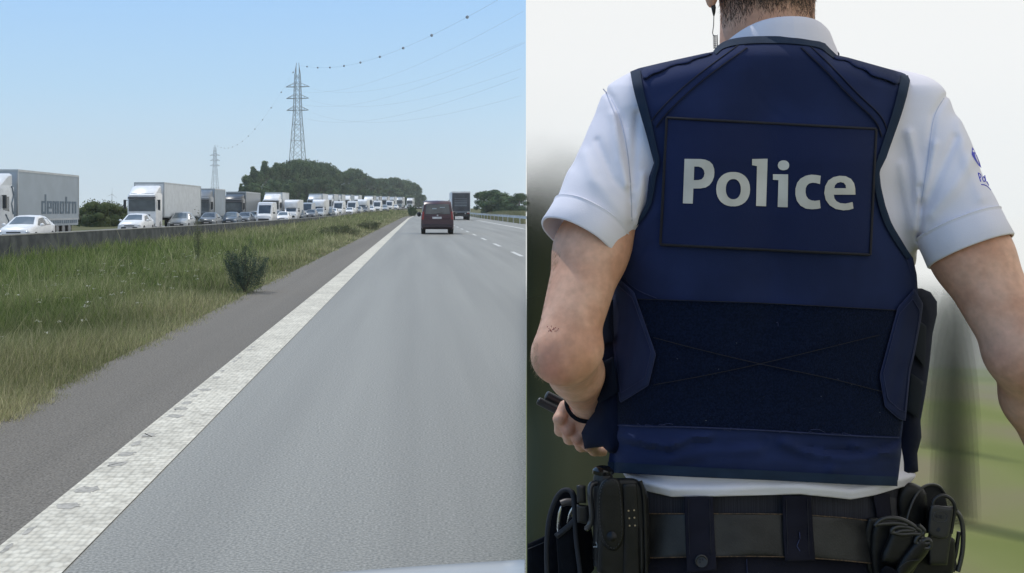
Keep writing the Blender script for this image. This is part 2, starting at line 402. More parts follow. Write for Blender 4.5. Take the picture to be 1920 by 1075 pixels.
def scrub(name, label, x, y, w_, h, n, leaf, m, cat='shrub', stalk=True):
    o = (x, y, float(ground(x, y))-.02)
    t = empty(name, o, label, cat)
    ns = 34; A = rng.uniform(0, 2*np.pi, ns); R_ = rng.uniform(.05, 1, ns)**.6*w_/2; hh = h*(1.05-.45*(R_/(w_/2))**2)*rng.uniform(.75, 1.12, ns)
    k = rng.integers(0, ns, n); q = rng.uniform(.12, 1, n)**.7; sp_ = w_*.075*(1.25-q)
    p = np.stack([np.cos(A[k])*R_[k]*(.25+.75*q), np.sin(A[k])*R_[k]*(.25+.75*q), hh[k]*q], 1)+rng.normal(size=(n, 3))*sp_[:, None]
    p[:, 2] = np.abs(p[:, 2]); v, f = leaves(p, leaf); mesh('foliage', v, f, m, t, smooth=False)
    mb = MB()
    for k in range(14):
        a = random.uniform(0, 6.28); q = random.uniform(.2, .45)*w_
        mb.tube([(0, 0, 0), (math.cos(a)*q*.4, math.sin(a)*q*.4, h*.35), (math.cos(a)*q, math.sin(a)*q, h*random.uniform(.6, .95))], [.008, .006, .002], 4)
    mb.build('stem', m_bark, t)
    return t
m_scrub = mat('verge_scrub', (.050, .078, .058), .9, c2=(.11, .14, .10), scale=9, spec=.15)
m_scrub2 = mat('dry_scrub', (.09, .11, .06), .9, c2=(.17, .18, .11), scale=3, spec=.1)
scrub('verge_bush', 'dark green bush at the edge of the hard shoulder nearest the camera', -3.05, 20.6, .92, .84, 12000, .020, m_scrub)
scrub('verge_bush', 'low grey-green clump of weeds by the shoulder well beyond the nearest bush', -4.2, 62, 2.4, .60, 5000, .05, m_scrub2)
scrub('verge_bush', 'small dark weed clump by the shoulder, farther than the low grey-green one', -3.45, 84, 2.0, .62, 3500, .06, m_scrub2)
scrub('verge_bush', 'round dark bush at the far end of the grass strip in front of the queue', -1.9+sh_own(250)-.0, 250, 2.7, 2.2, 3000, .2, m_leafdark)
def stalk():
    x, y = -5.65, 30.; o = (x, y, float(ground(x, y)))
    t = empty('tall_weed', o, 'tall single weed stalk rising above the grass in front of the barrier', 'weed')
    mb = MB(); mb.tube([(0, 0, 0), (.02, 0, .6), (-.01, 0, 1.3)], [.012, .01, .004], 5)
    for k in range(9):
        z = .35+k*.1; a = k*2.4; mb.tube([(0, 0, z), (math.cos(a)*.09, math.sin(a)*.09, z+.13)], [.005, .003], 4)
    mb.build('stem', m_scrub2, t)
    p = rng.normal(size=(900, 3))*np.array([.055, .055, .28]); p[:, 2] += .75; v, f = leaves(p, .03); mesh('foliage', v, f, m_scrub2, t, smooth=False)
stalk()

# grass of the median: single blades, longer and greener towards the barrier
def grass():
    n = 300000
    u = rng.uniform(0, 1, n); a_, b_ = 5.2, 330.; g = -.75
    Y = (a_**g+(b_**g-a_**g)*u)**(1/g)
    l0 = np.maximum(-14.8+sh_opp(Y)*.9, -.375*Y-1.0); l1 = -2.72+sh_own(Y)
    t = rng.uniform(0, 1, n); L = l0+(l1-l0)*t
    jag = .09*np.sin(Y*3.1+1.3*np.sin(Y*.7))+.07*np.sin(Y*7.7+1)+.05*np.sin(Y*17.3)+rng.normal(size=n)*.09
    keep = (L < l1-.08+jag) & (l1 > l0); L, Y = L[keep], Y[keep]; l1 = l1[keep]; n = len(L)
    de = l1-L
    h = (.06+.20*sm(.1, 1.2, de)+.14*sm(2, 8, de))*rng.uniform(.35, 1.45, n)
    pat = np.sin(L*1.3+Y*.31)*np.sin(Y*.43-L*.5)+.6*np.sin(L*3.1-Y*1.1)
    tall = rng.uniform(0, 1, n) < .05; h = np.where(tall, h*1.6+.03, h); h *= 1+.28*pat
    wd = np.maximum(.0055, Y*.00050)*rng.uniform(.6, 1.4, n)*np.where(tall, .6, 1)
    z = ground(L, Y)-.02
    az = rng.uniform(0, 2*np.pi, n); lean = h*rng.uniform(.1, .8, n)
    dx, dy = np.cos(az)*lean, np.sin(az)*lean
    sx = wd/2*np.cos(az+np.pi/2)*.5+wd/2*.6; sy = wd/2*np.sin(az+np.pi/2)*.5
    v = np.empty((n, 5, 3))
    v[:, 0] = np.stack([L-sx, Y-sy, z], 1); v[:, 1] = np.stack([L+sx, Y+sy, z], 1)
    v[:, 2] = np.stack([L+sx*.8+dx*.35, Y+sy*.8+dy*.35, z+h*.6], 1); v[:, 3] = np.stack([L-sx*.8+dx*.35, Y-sy*.8+dy*.35, z+h*.6], 1)
    v[:, 4] = np.stack([L+dx, Y+dy, z+h], 1)
    b = np.arange(n)[:, None]*5
    f = np.concatenate([b+np.array([[0, 1, 2]]), b+np.array([[0, 2, 3]]), b+np.array([[3, 2, 4]])], 1).reshape(-1, 3)
    straw = np.clip(.58-.44*sm(.2, 2.6, de)-.20*sm(3, 9, de)*(Y < 60)+.22*sm(35, 90, Y)+.16*pat+rng.normal(size=n)*.22+.3*tall, 0, 1)[:, None]
    green = np.array([.185, .265, .060]); dark = np.array([.060, .10, .038]); tan = np.array([.44, .41, .26])
    m_ = rng.uniform(0, 1, n)[:, None]
    c = (green*m_+dark*(1-m_))*(1-straw)+tan*straw
    c *= (1+.18*pat[:, None])*rng.uniform(.6, 1.35, n)[:, None]; c = np.repeat(np.clip(c, .01, 1), 5, 0)
    m = mat('grass_blades', (.9, .9, .9), .8, c2=(1, 1, 1), attr=True, spec=.2); translucent(m, .3)
    tag(mesh('median_grass', v.reshape(-1, 3), f, m, smooth=False, colors=c), 'long green and straw-coloured grass on the strip beside the shoulder', 'grass', kind='stuff')
    # pale flower heads scattered through it
    n = 150; Y = rng.uniform(9, 34, n); L = rng.uniform(-7.5, -3.4, n); k = L > -.36*Y; L, Y = L[k], Y[k]
    p = np.stack([L, Y, ground(L, Y)+rng.uniform(.2, .38, len(L))], 1)
    p = np.repeat(p, 10, 0)+rng.normal(size=(len(p)*10, 3))*np.array([.022, .022, .006]); v, f = leaves(p, .018)
    tag(mesh('wild_flowers', v, f, mat('flower_white', (.6, .6, .5), .8), smooth=False), 'small white flower heads scattered in the grass', 'wild flowers', kind='stuff')
    # dry grass on the right verge
    n = 14000; Y = rng.uniform(118, 250, n); L = 10.4+sh_own(Y)+rng.uniform(0, 1, n)**1.3*9; k = L < BND*Y-.05; L, Y = L[k], Y[k]; n = len(L)
    h = rng.uniform(.15, .5, n); z = ground(L, Y)+np.clip((L-10.6)*.14, 0, .9)-.05; wd = .09
    v = np.stack([np.stack([L-wd, Y, z], 1), np.stack([L+wd, Y, z], 1), np.stack([L+rng.normal(size=n)*.1, Y, z+h], 1)], 1).reshape(-1, 3)
    ok = BND*v[:, 1].reshape(-1, 3).min(1) > v[:, 0].reshape(-1, 3).max(1); v = v.reshape(-1, 3, 3)[ok].reshape(-1, 3)
    tag(mesh('dry_grass', v, np.arange(len(v)).reshape(-1, 3), mat('dry_grass', (.30, .28, .17), .9, c2=(.16, .18, .08), scale=.4), smooth=False), 'dry yellow grass on the bank behind the right guard rail', 'grass', kind='stuff')
grass()

# ---------------------------------------------------------------- pylons and lines
m_lat = mat('pylon_steel', (.24, .29, .33), .6, .2, var=.1, scale=.5)
ARMS = ((40.7, 4.6), (45.4, 4.7), (50.0, 5.0))
def make_pylon(label):
    t = empty('electricity_pylon', (0, 0, 0), label, 'pylon', 'electricity pylons')
    def hw(z): return float(np.interp(z, [0, 8, 21, 40, 50, 55], [4.6, 3.6, 2.6, 1.35, 1.1, .9]))
    mb = MB(); r = .11
    zs = [0, 6, 11.5, 16.5, 21, 25, 28.7, 32, 35, 38, 40.7, 43, 45.4, 47.8, 50, 52.5, 55]
    c = lambda z, k: (hw(z)*(1, 1, -1, -1)[k], hw(z)*(1, -1, -1, 1)[k], z)
    for k in range(4): mb.tube([c(z, k) for z in zs], r*1.25, 4)
    for i in range(len(zs)-1):
        for k in range(4):
            k2 = (k+1) % 4; mb.tube([c(zs[i], k), c(zs[i+1], k2)], r*.6, 4); mb.tube([c(zs[i], k2), c(zs[i+1], k)], r*.6, 4)
            if i % 2 == 0: mb.tube([c(zs[i], k), c(zs[i], k2)], r*.6, 4)
    mb.build('lattice', m_lat, t)
    for z, a in ARMS:
        mb = MB()
        for s in (1, -1):
            for q in (1, -1):
                mb.tube([(s*hw(z), q*hw(z), z), (s*a, 0, z)], r*1.1, 4); mb.tube([(s*hw(z), q*hw(z), z+1.5), (s*a, 0, z)], r*.8, 4)
            mb.tube([(s*a*.6, 0, z), (s*a*.6, 0, z+.8)], r*.6, 4)
        mb.build('cross_arm', m_lat, t)
    for s in (1, -1):
        mb = MB(); mb.tube([(s*.9, .9, 55), (s*.62, 0, 58.5)], r, 4); mb.tube([(s*.9, -.9, 55), (s*.62, 0, 58.5)], r, 4); mb.tube([(s*.9, 0, 55), (s*.5, 0, 59.5)], r, 4); mb.build('peak', m_lat, t)
    return t
PA = ((558-785)*470/F, 470.); PB = ((403-785)*1040/F, 1040.); PC = (PA[0]+(PA[0]-PB[0])*.97, PA[1]-(PB[1]-PA[1])*.97)
py = make_pylon('tall grey lattice pylon rising behind the wood'); ang = math.atan2(PA[0]-PB[0], -(PA[1]-PB[1]))
py.location = (*PA, 0); py.rotation_euler[2] = -.22; py.scale = (1, 1, (CZ+275*470/F)/59.5)
p2 = copy_tree(py); p2.location = (*PB, 0); p2['label'] = 'smaller, more distant lattice pylon above the dark lorries'; p2.scale = (1, 1, (CZ+121*1040/F)/59.5)
m_wire = mat('wire', (.20, .24, .28), .6)
def wires():
    def wire(name, A, B, za, zb, sag, r, label, off=(0, 0), marks=0):
        t = empty(name, (A[0]+off[0], A[1]+off[1], za), label, 'power line', 'lines strung between the pylons')
        pts = []; 
        for i in range(161):
            q = i/160; pts.append((A[0]+(B[0]-A[0])*q+off[0], A[1]+(B[1]-A[1])*q+off[1], za+(zb-za)*q-4*sag*q*(1-q)))
        pts = [p for p in pts if p[0] < BND*p[1]-.05]
        mb = MB(); mb.tube(pts, r, 5); mb.build('cable', m_wire, t, origin=t.location)
        return t, pts
    for z, a in ARMS:
        for s in (1, -1):
            off = (s*a, 0); zz = z*1.0
            wire('power_line', PA, PC, zz, zz, 19.5, .012, 'thin %s conductor hanging from the %s cross arm towards the upper right' % ('right' if s > 0 else 'left', {40.7: 'lowest', 45.4: 'middle', 50.0: 'top'}[z]), off)
    for A, B, lab in ((PA, PC, 'earth wire strung with marker balls climbing to the upper right from the tall pylon'), (PA, PB, 'earth wire strung with marker balls sloping down from the tall pylon to the far one')):
        t, pts = wire('earth_wire', A, B, 59.5, 59.5, 22.0 if B is PC else 15, .018, lab)
        for i in range(1, 24 if B is PC else 38, 1 if B is PC else 3):
            q = i/(40. if B is PC else 40.); 
            if B is PC and i % 2: continue
            p = (A[0]+(B[0]-A[0])*q, A[1]+(B[1]-A[1])*q, 59.5-4*(22.0 if B is PC else 15)*q*(1-q))
            if p[0] > BND*p[1]-.3: continue
            mb = MB(); mb.ball(p, .33, 8, 6); mb.build('marker_ball', mat('marker_grey', (.22, .27, .33), .6), t, origin=t.location)
wires()
def mast():
    Y = 420; x = (210-785)*Y/F; t = empty('wind_turbine', (x, Y, 0), 'tiny distant pale turbine mast above the bushes', 'wind turbine')
    mb = MB(); mb.tube([(0, 0, -.3), (0, 0, 6.9)], [.14, .08], 8); mb.build('tower', m_galv, t)
    for k in range(3):
        a = k*2.094+.1; mb = MB(); mb.tube([(0, -.1, 6.9), (math.sin(a)*2.2, -.1, 6.9+math.cos(a)*2.2)], [.07, .02], 5); mb.build('blade', m_galv, t)
mast()
# ---------------------------------------------------------------- vehicles
m_glass = mat('dark_glass', (.035, .045, .055), .08, c2=(.06, .075, .085), scale=1.5, spec=.8)
m_glass2 = mat('bright_glass', (.10, .13, .15), .06, c2=(.20, .23, .25), scale=1.1, spec=.8)
m_tyre = mat('tyre', (.02, .02, .02), .9); m_rim = mat('rim', (.35, .36, .37), .4, .8)
m_blackp = mat('black_plastic', (.02, .022, .024), .5); m_lamp = mat('lamp_glass', (.65, .68, .70), .12, spec=.9)
m_red = mat('tail_lamp', (.22, .02, .025), .25); m_plate = mat('number_plate', (.55, .56, .58), .5)
def paint(name, c, rough=.3, metal=0): return mat(name, c, rough, metal, var=.06, scale=2, spec=.6)
m_white = paint('white_paint', (.78, .79, .80)); m_white2 = paint('cool_white_paint', (.62, .66, .70), .4)
m_silver = paint('silver_paint', (.42, .45, .47), .3, .3); m_greyc = paint('grey_paint', (.16, .18, .20), .3, .2)
m_darkc = paint('dark_paint', (.03, .035, .04), .3); m_blue = paint('blue_grey_paint', (.09, .13, .18), .35)
m_maroon = paint('maroon_paint', (.050, .020, .032), .28, .1)
def ring(y, zb, zm, zt, hw, ht, zr=.05):
    a = min(.07, hw*.1)
    return [(-hw+a, y, zb), (-hw, y, zb+.12), (-hw, y, zm), (-ht, y, zt-zr), (-ht+.09, y, zt), (0, y, zt+.02), (ht-.09, y, zt), (ht, y, zt-zr), (hw, y, zm), (hw, y, zb+.12), (hw-a, y, zb)]
def wheel(t, x, y, r, wd, side):
    mb = MB(); rr = [(r*.72, -wd/2), (r*.95, -wd/2), (r, -wd*.35), (r, wd*.35), (r*.95, wd/2), (r*.72, wd/2)]
    n = 20; rings = [[(x+o_, y+q*math.cos(2*math.pi*k/n), r+q*math.sin(2*math.pi*k/n)) for k in range(n)] for q, o_ in rr]
    mb.loft(rings, cap=True); w_ = mb.build('wheel', m_tyre, t)
    mb = MB(); xx = x+side*(wd/2+.004)
    mb.tube([(xx-side*.03, y, r), (xx, y, r)], [r*.66, r*.6], 18)
    for k in range(5):
        a = k*1.2566; mb.box((xx+side*.006, y+math.cos(a)*r*.33, r+math.sin(a)*r*.33), (.012, .05+abs(math.cos(a))*r*.5, .05+abs(math.sin(a))*r*.5))
    o = mb.build('rim', m_rim, w_); return w_
def pane_top(t, name, sA, sB, mt, fx=.86, m0=.10, m1=.90):
    """pane on the sloping top face between two body sections"""
    a, b = np.array(sA), np.array(sB)
    def top(s, q, lr):                                    # corner on the section's top edge
        return s[4]*(1-fx)*.5+s[4]*0+(s[5]+(s[4 if lr < 0 else 6]-s[5])*fx)-s[4]*(1-fx)*.5
    def P_(q, lr): A_, B_ = top(a, q, lr), top(b, q, lr); return A_+(B_-A_)*q
    n = np.cross(b[5]-a[5], np.array([1., 0, 0])); n = n/np.linalg.norm(n)
    if n[2] < 0: n = -n
    c = [P_(m0, -1), P_(m0, 1), P_(m1, 1), P_(m1, -1)]
    mid0 = a[5]+(b[5]-a[5])*m0; mid1 = a[5]+(b[5]-a[5])*m1
    pts = [c[0], mid0, c[1], c[2], mid1, c[3]]; v = [p+n*.012 for p in pts]+[p-n*.02 for p in pts]
    mb = MB(); mb.add(v, [(0, 1, 4, 5), (1, 2, 3, 4), (6, 11, 10, 7), (7, 10, 9, 8), (0, 6, 7, 1), (1, 7, 8, 2), (2, 8, 9, 3), (3, 9, 10, 4), (4, 10, 11, 5), (5, 11, 6, 0)])
    return mb.build(name, mt, t)
def pane_side(t, side, secs, i, j, mt, q0=(.12, .12), q1=(.85, .85), u=(.08, .92), name='side_window'):
    A_, B_ = np.array(secs[i]), np.array(secs[j]); lo, hi = (8, 7) if side > 0 else (2, 3)
    def P_(uu, q): 
        a = A_[lo]+(A_[hi]-A_[lo])*q; b = B_[lo]+(B_[hi]-B_[lo])*q; return a+(b-a)*uu
    c = [P_(u[0], q0[0]), P_(u[1], q0[1]), P_(u[1], q1[1]), P_(u[0], q1[0])]
    n = np.array([side*1., 0, .15]); mb = MB(); mb.hexa([p-n*.02 for p in c], [p+n*.010 for p in c]); return mb.build(name, mt, t)
def mirrors(t, x, y, z, m, s=1.0):
    for sd_ in (1, -1):
        mb = MB(); mb.ball((sd_*(x+.11*s), y, z), (.12*s, .07*s, .085*s), 10, 6); mb.tube([(sd_*x, y+.02, z-.03), (sd_*(x+.08), y, z-.02)], .02, 5); mb.build('mirror', m, t)
def make_car(name, label, pm, gm=None, h=1.46, group='cars in the standing queue', estate=False):
    t = empty(name, (0, 0, 0), label, 'car', group); k = h/1.46
    S = [ring(-2.18, .32, .50, .62, .70, .62), ring(-2.10, .22, .55, .74, .84, .72), ring(-1.75, .18, .66, .86, .88, .78), ring(-1.05, .18, .78, .98, .89, .80, .04),
         ring(-.28, .18, .88, 1.40*k, .89, .62), ring(.35, .18, .90, 1.46*k, .89, .63), ring(1.15, .18, .92, 1.40*k, .89, .60), ring(1.85 if not estate else 2.05, .20, .92, 1.02 if not estate else 1.2, .86, .68), ring(2.15, .30, .80, .92, .76, .62)]
    mb = MB(); mb.loft(S); b = mb.build('body', pm, t, angle=38)
    pane_top(t, 'windscreen', S[3], S[4], gm or m_glass2, .9, .06, .93); pane_top(t, 'rear_window', S[6], S[7], m_glass, .86, .1, .8)
    for sd_ in (1, -1):
        pane_side(t, sd_, S, 3, 4, m_glass, (.65, .10), (.7, .86), (.25, .96)); pane_side(t, sd_, S, 4, 5, m_glass, (.08, .08), (.88, .88), (.05, .95)); pane_side(t, sd_, S, 5, 6, m_glass, (.08, .1), (.88, .84), (.03, .92))
        mb = MB(); mb.ball((sd_*.66, -2.10, .62), (.17, .09, .075), 12, 6); mb.build('headlight', m_lamp, t)
        for y in (-1.38, 1.32): wheel(t, sd_*.80, y, .32, .2, sd_)
    mb = MB(); mb.box((0, -2.17, .42), (1.15, .06, .20)); mb.box((0, -2.175, .60), (.72, .05, .07)); mb.build('grille', m_blackp, t)
    mb = MB(); mb.box((0, -2.205, .46), (.46, .02, .10)); mb.build('number_plate', m_plate, t)
    mirrors(t, .88, -.72, .98, pm); return t
def make_van(name, label, pm, h=2.3, L=5.2, w=.98, bump=False, cat='van', group='vans and campers in the standing queue'):
    t = empty(name, (0, 0, 0), label, cat, group); L2 = L/2; ht = w-.10
    S = [ring(-L2, .35, .62, .80, w*.82, w*.74), ring(-L2+.12, .24, .75, 1.02, w*.94, w*.82), ring(-L2+.75, .22, .95, 1.22, w, w*.86, .04), ring(-L2+1.55, .22, 1.15, h*.96, w, ht), ring(-L2+2.1, .22, 1.15, h, w, ht), ring(L2-.2, .22, 1.15, h, w, ht), ring(L2, .3, 1.1, h*.95, w*.96, ht*.96)]
    mb = MB(); mb.loft(S); mb.build('body', pm, t, angle=38)
    pane_top(t, 'windscreen', S[2], S[3], m_glass, .93, .05, min(.9, 1.05/(h*.96-1.22)))
    for sd_ in (1, -1):
        pane_side(t, sd_, S, 3, 4, m_glass, (.1, .1), (.62, .62), (.1, .95))
        mb = MB(); mb.ball((sd_*w*.72, -L2+.10, .80), (.16, .10, .12), 12, 6); mb.build('headlight', m_lamp, t)
        for y in (-L2+1.0, L2-1.1): wheel(t, sd_*(w-.12), y, .34, .22, sd_)
    mb = MB(); mb.box((0, -L2-.005, .55), (w*1.3, .06, .26)); mb.build('grille', m_blackp, t)
    mirrors(t, w, -L2+1.0, 1.35, m_blackp, 1.3)
    if bump:                                              # camper body with an overhang above the cab
        y0 = -L2+1.0; R = [(y0, h-.45, h+.05, .55), (y0+.15, h-.62, h+.30, .9), (y0+.6, h-.6, h+.55, 1.08), (y0+1.4, h-.6, h+.62, 1.12)]
        rings = []
        for y, zb, zt, hw in R: rings.append([(-hw, y, zb), (-hw, y, zt-.12), (-hw+.12, y, zt), (hw-.12, y, zt), (hw, y, zt-.12), (hw, y, zb)])
        mb = MB(); mb.loft(rings); mb.box((0, (y0+1.4+L2+.6)/2, (h+.62+.55)/2), (2.24, L2+.6-y0-1.4, h+.62-.55)); mb.build('living_box', pm, t, bevel=.04)
    return t
def make_truck(name, label, cabm, boxm, H=4.0, zb_=1.1, cabh=3.7, defl=True, L=16.5, group='lorries in the standing queue', boxkind='box', tall=True, cat='lorry'):
    """origin at the front bumper, body runs away along +y"""
    t = empty(name, (0, 0, 0), label, cat, group); w = 1.24
    prof = [(0.0, .30, 1.0), (-.02, .55, 1.0)]
    S = []
    for y, zb, zt, hw in ((.10, .38, 2.98, 1.14), (.22, .34, 3.05, 1.22), (.9, .34, 3.15, 1.245), (2.1, .34, 3.2, 1.245)):
        S.append([(-hw, y, zb), (-hw, y, 1.4), (-hw, y, zt-.2), (-hw+.13, y, zt), (hw-.13, y, zt), (hw, y, zt-.2), (hw, y, 1.4), (hw, y, zb)])
    mb = MB(); mb.loft(S); cab = mb.build('cab', cabm, t, angle=40)
    S = []
    for y, zt, hw in ((.30, 3.12, 1.05), (.75, 3.38, 1.12), (1.5, cabh, 1.14), (2.1, cabh+.08, 1.14)):
        S.append([(-hw, y, 2.95), (-hw, y, zt-.1), (-hw+.15, y, zt), (hw-.15, y, zt), (hw, y, zt-.1), (hw, y, 2.95)])
    if defl: mb = MB(); mb.loft(S); mb.build('roof_deflector', cabm, t, angle=40)
    mb = MB(); mb.hexa([(-1.10, .075, 1.62), (1.10, .075, 1.62), (1.10, .2, 1.62), (-1.10, .2, 1.62)], [(-1.08, .085, 2.62), (1.08, .085, 2.62), (1.08, .2, 2.62), (-1.08, .2, 2.62)]); mb.build('windscreen', m_glass, t)
    mb = MB(); mb.hexa([(-1.12, -.16, 2.66), (1.12, -.16, 2.66), (1.12, .2, 2.72), (-1.12, .2, 2.72)], [(-1.12, -.10, 2.78), (1.12, -.10, 2.78), (1.12, .2, 2.86), (-1.12, .2, 2.86)]); mb.build('sun_visor', m_blackp if cabm is not m_white2 else m_glass, t)
    mb = MB()
    for k in range(4): mb.box((0, .07, .78+k*.17), (1.35, .05, .10))
    mb.box((0, .06, .48), (2.1, .08, .16)); mb.build('grille', m_blackp, t)
    for sd_ in (1, -1):
        mb = MB(); mb.box((sd_*.93, .075, .66), (.36, .10, .18)); mb.build('headlight', m_lamp, t, bevel=.03)
        mb = MB(); mb.box((sd_*1.42, .12, 2.2), (.20, .16, .75)); mb.tube([(sd_*1.2, .25, 2.55), (sd_*1.42, .12, 2.5)], .03, 5); mb.build('mirror', m_blackp, t, bevel=.03)
        mb = MB(); mb.hexa([(sd_*1.24-.01, .45, 1.75), (sd_*1.24+.015*sd_, .45, 1.75), (sd_*1.24+.015*sd_, 1.35, 1.65), (sd_*1.24-.01, 1.35, 1.65)], [(sd_*1.24-.01, .55, 2.5), (sd_*1.24+.015*sd_, .55, 2.5), (sd_*1.24+.015*sd_, 1.35, 2.5), (sd_*1.24-.01, 1.35, 2.5)]); mb.build('side_window', m_glass, t)
        for y in (1.35, 5.1): wheel(t, sd_*1.08, y, .5, .32, sd_)
        for y in (L-4.6, L-3.3, L-2.0): wheel(t, sd_*1.08, y, .5, .32, sd_)
        if boxkind != 'tank':
            mb = MB(); mb.box((sd_*1.22, L*.5, .75), (.03, L*.30, .55)); mb.build('side_skirt', m_greyc if boxm in (m_greyc, m_curtain) else m_white2, t)
    mb = MB(); mb.box((0, L/2+1.2, .95), (.9, L-2.6, .22)); mb.build('chassis', m_blackp, t)
    if boxkind == 'box':
        y0 = 2.75; mb = MB(); mb.box((0, (y0+L)/2, (H+zb_)/2), (2.5, L-y0, H-zb_)); b = mb.build('trailer_box', boxm, t, bevel=.03)
        mb = MB(); mb.box((0, (y0+L)/2, H-.03), (2.56, L-y0+.04, .13)); mb.box((0, (y0+L)/2, 1.14), (2.55, L-y0+.04, .12))
        for y in (y0, L): mb.box((1.245, y, (H+1.1)/2), (.09, .1, H-1.1)); mb.box((-1.245, y, (H+1.1)/2), (.09, .1, H-1.1))
        mb.build('trailer_frame', m_silver, b)
    elif boxkind == 'tank':
        mb = MB(); n = 20; rings = []
        for y, r in ((2.8, .25), (2.9, .8), (3.1, 1.1), (3.4, 1.22), (L-.6, 1.22), (L-.3, 1.05), (L, .4)):
            rings.append([(r*math.cos(2*math.pi*k/n), y, 2.3+1.1*r*math.sin(2*math.pi*k/n)) for k in range(n)])
        mb.loft(rings); mb.build('tank', boxm, t)
        mb = MB(); mb.box((0, L/2+1, 3.7), (.5, L-6, .08)); mb.build('walkway', m_galv, t)
    return t
def recolor(t, boxm, cabm):
    for c in t.children:
        k = c.name.split('.')[0]; m = boxm if k == 'trailer_box' else cabm if k in ('cab', 'roof_deflector') else None
        if m: c.material_slots[0].link = 'OBJECT'; c.material_slots[0].material = m
def place(t, px, Y, lane=None, z=None, rz=None, label=None):
    x = (px-PX0)*Y/F; t.location = (x, Y, float(z_opp(Y))+.03 if z is None else z)
    if rz is None:
        d = (float(sh_opp(Y+12))-float(sh_opp(Y-12)))/24; rz = -math.atan(d)
    t.rotation_euler = (0, 0, rz)
    if label: t['label'] = label
    return t
GT = 'lorries in the standing queue'
# 1: white lorry and trailer with lettering
m_curtain = mat('blue_grey_curtain', (.36, .42, .48), .6, var=.04, scale=.8)
t1 = make_truck('lorry', 'white lorry with faded lettering along its grey-white trailer, leftmost of the queue', m_white2, m_curtain, 4.05, .72, 3.75, L=14.8)
t1.location = (-24.4, 65.0, -.32)
m_letter = mat('faded_lettering', (.13, .18, .235), .7)
def trailer_text():
    box = [c for c in t1.children if c.name.startswith('trailer_box')][0]
    H_ = {'d': [((.55, 0), (.72, 1.55)), ((0, 0), (.55, .17)), ((0, .85), (.55, 1.02)), ((0, 0), (.17, 1.02))],
          'e': [((0, 0), (.17, 1.02)), ((0, 0), (.72, .17)), ((0, .85), (.72, 1.02)), ((.55, .42), (.72, 1.02)), ((0, .42), (.72, .56))],
          'm': [((0, 0), (.17, 1.02)), ((0, .85), (1.05, 1.02)), ((.44, 0), (.61, 1.02)), ((.88, 0), (1.05, 1.02))],
          'o': [((0, 0), (.17, 1.02)), ((.55, 0), (.72, 1.02)), ((0, 0), (.72, .17)), ((0, .85), (.72, 1.02))],
          't': [((.1, 0), (.27, 1.42)), ((.1, 0), (.5, .17)), ((-.05, .85), (.48, 1.02))],
          'r': [((0, 0), (.17, 1.02)), ((0, .85), (.5, 1.02))],
          'n': [((0, 0), (.17, 1.02)), ((0, .85), (.72, 1.02)), ((.55, 0), (.72, 1.02))]}
    mb = MB(); y = 7.05; xo = 0
    adv = {'d': .95, 'e': .95, 'm': 1.30, 'o': .95, 't': .68, 'r': .68, 'n': .95}
    for ch in 'demotrn':
        for (a, b), (c, d) in H_[ch]:
            xo += .0007; mb.box((1.262+xo, y+(a+c)/2*1.12, 1.50+(b+d)/2*.78), (.014, abs(c-a)*1.12+(.10 if c-a < .2 else 0), abs(d-b)*.78))
        y += adv[ch]*1.15
    mb.build('lettering', m_letter, box)
    mb = MB(); random.seed(3)
    for k in range(13): mb.box((1.262, 9.0+k*.44, 1.02), (.014, random.uniform(.22, .34), .30))
    mb.box((1.258, 12.6-.9+.0, 1.18), (.012, 5.6, .03))
    mb.build('side_marker', m_letter, box)
    mb = MB(); mb.tube([(1.252, 1.75, 3.1), (1.262, 2.0, 2.6), (1.262, 1.7, 2.1), (1.262, 1.95, 1.5)], .05, 5)
    mb.tube([(1.262, .75, 1.5), (1.262, 1.2, 1.15), (1.262, 1.1, .6)], .04, 5); mb.build('decal', m_letter, t1)
trailer_text()
t2 = make_truck('lorry', 'white lorry with dark windscreen and plain pale trailer, second from the left', m_white, m_white2, 4.05, 1.1, 3.7, L=19.5); place(t2, 255, 97); t2.location.x = -22.9
t3 = make_truck('lorry', 'dark-fronted lorry with grey sides behind the second white trailer', m_greyc, m_curtain, 4.0, 1.0, 3.75, L=9.5); place(t3, 372, 124)
t4 = make_truck('lorry', 'dark lorry with grey box trailer just in front of the wood', m_darkc, m_greyc, 4.0, 1.1, 3.6, L=15.5); place(t4, 436, 146)
wt = make_truck('lorry', 'tall white lorry behind the white van, first after the dark lorries', m_white, m_white2, 4.05, 1.1, 3.75, L=10); place(wt, 508, 168)
for px, Y, lab in ((588, 212, 'white lorry just right of the silver van, half hidden'), (611, 232, 'white lorry with tall roof deflector near the middle of the wood'), (627, 250, 'pale lorry in the queue behind the white camper'), (646, 268, 'white lorry behind two white vans'),
                   (662, 286, 'white lorry ahead of the small white van'), (690, 318, 'white-fronted lorry left of the far dark bush'), (702, 340, 'pale lorry tight behind the white-fronted one'), (718, 362, 'white lorry second left of the far dark bush'), (732, 388, 'white lorry nearly touching the far dark bush'), (748, 418, 'far white lorry behind the round dark bush'), (768, 468, 'farthest white lorry, beside the left edge of the maroon van')):
    t = copy_tree(wt); place(t, px, Y, label=lab); recolor(t, random.choice([m_curtain, m_silver, m_greyc, m_white2, m_silver]), random.choice([m_white, m_white2, m_white, m_silver]))
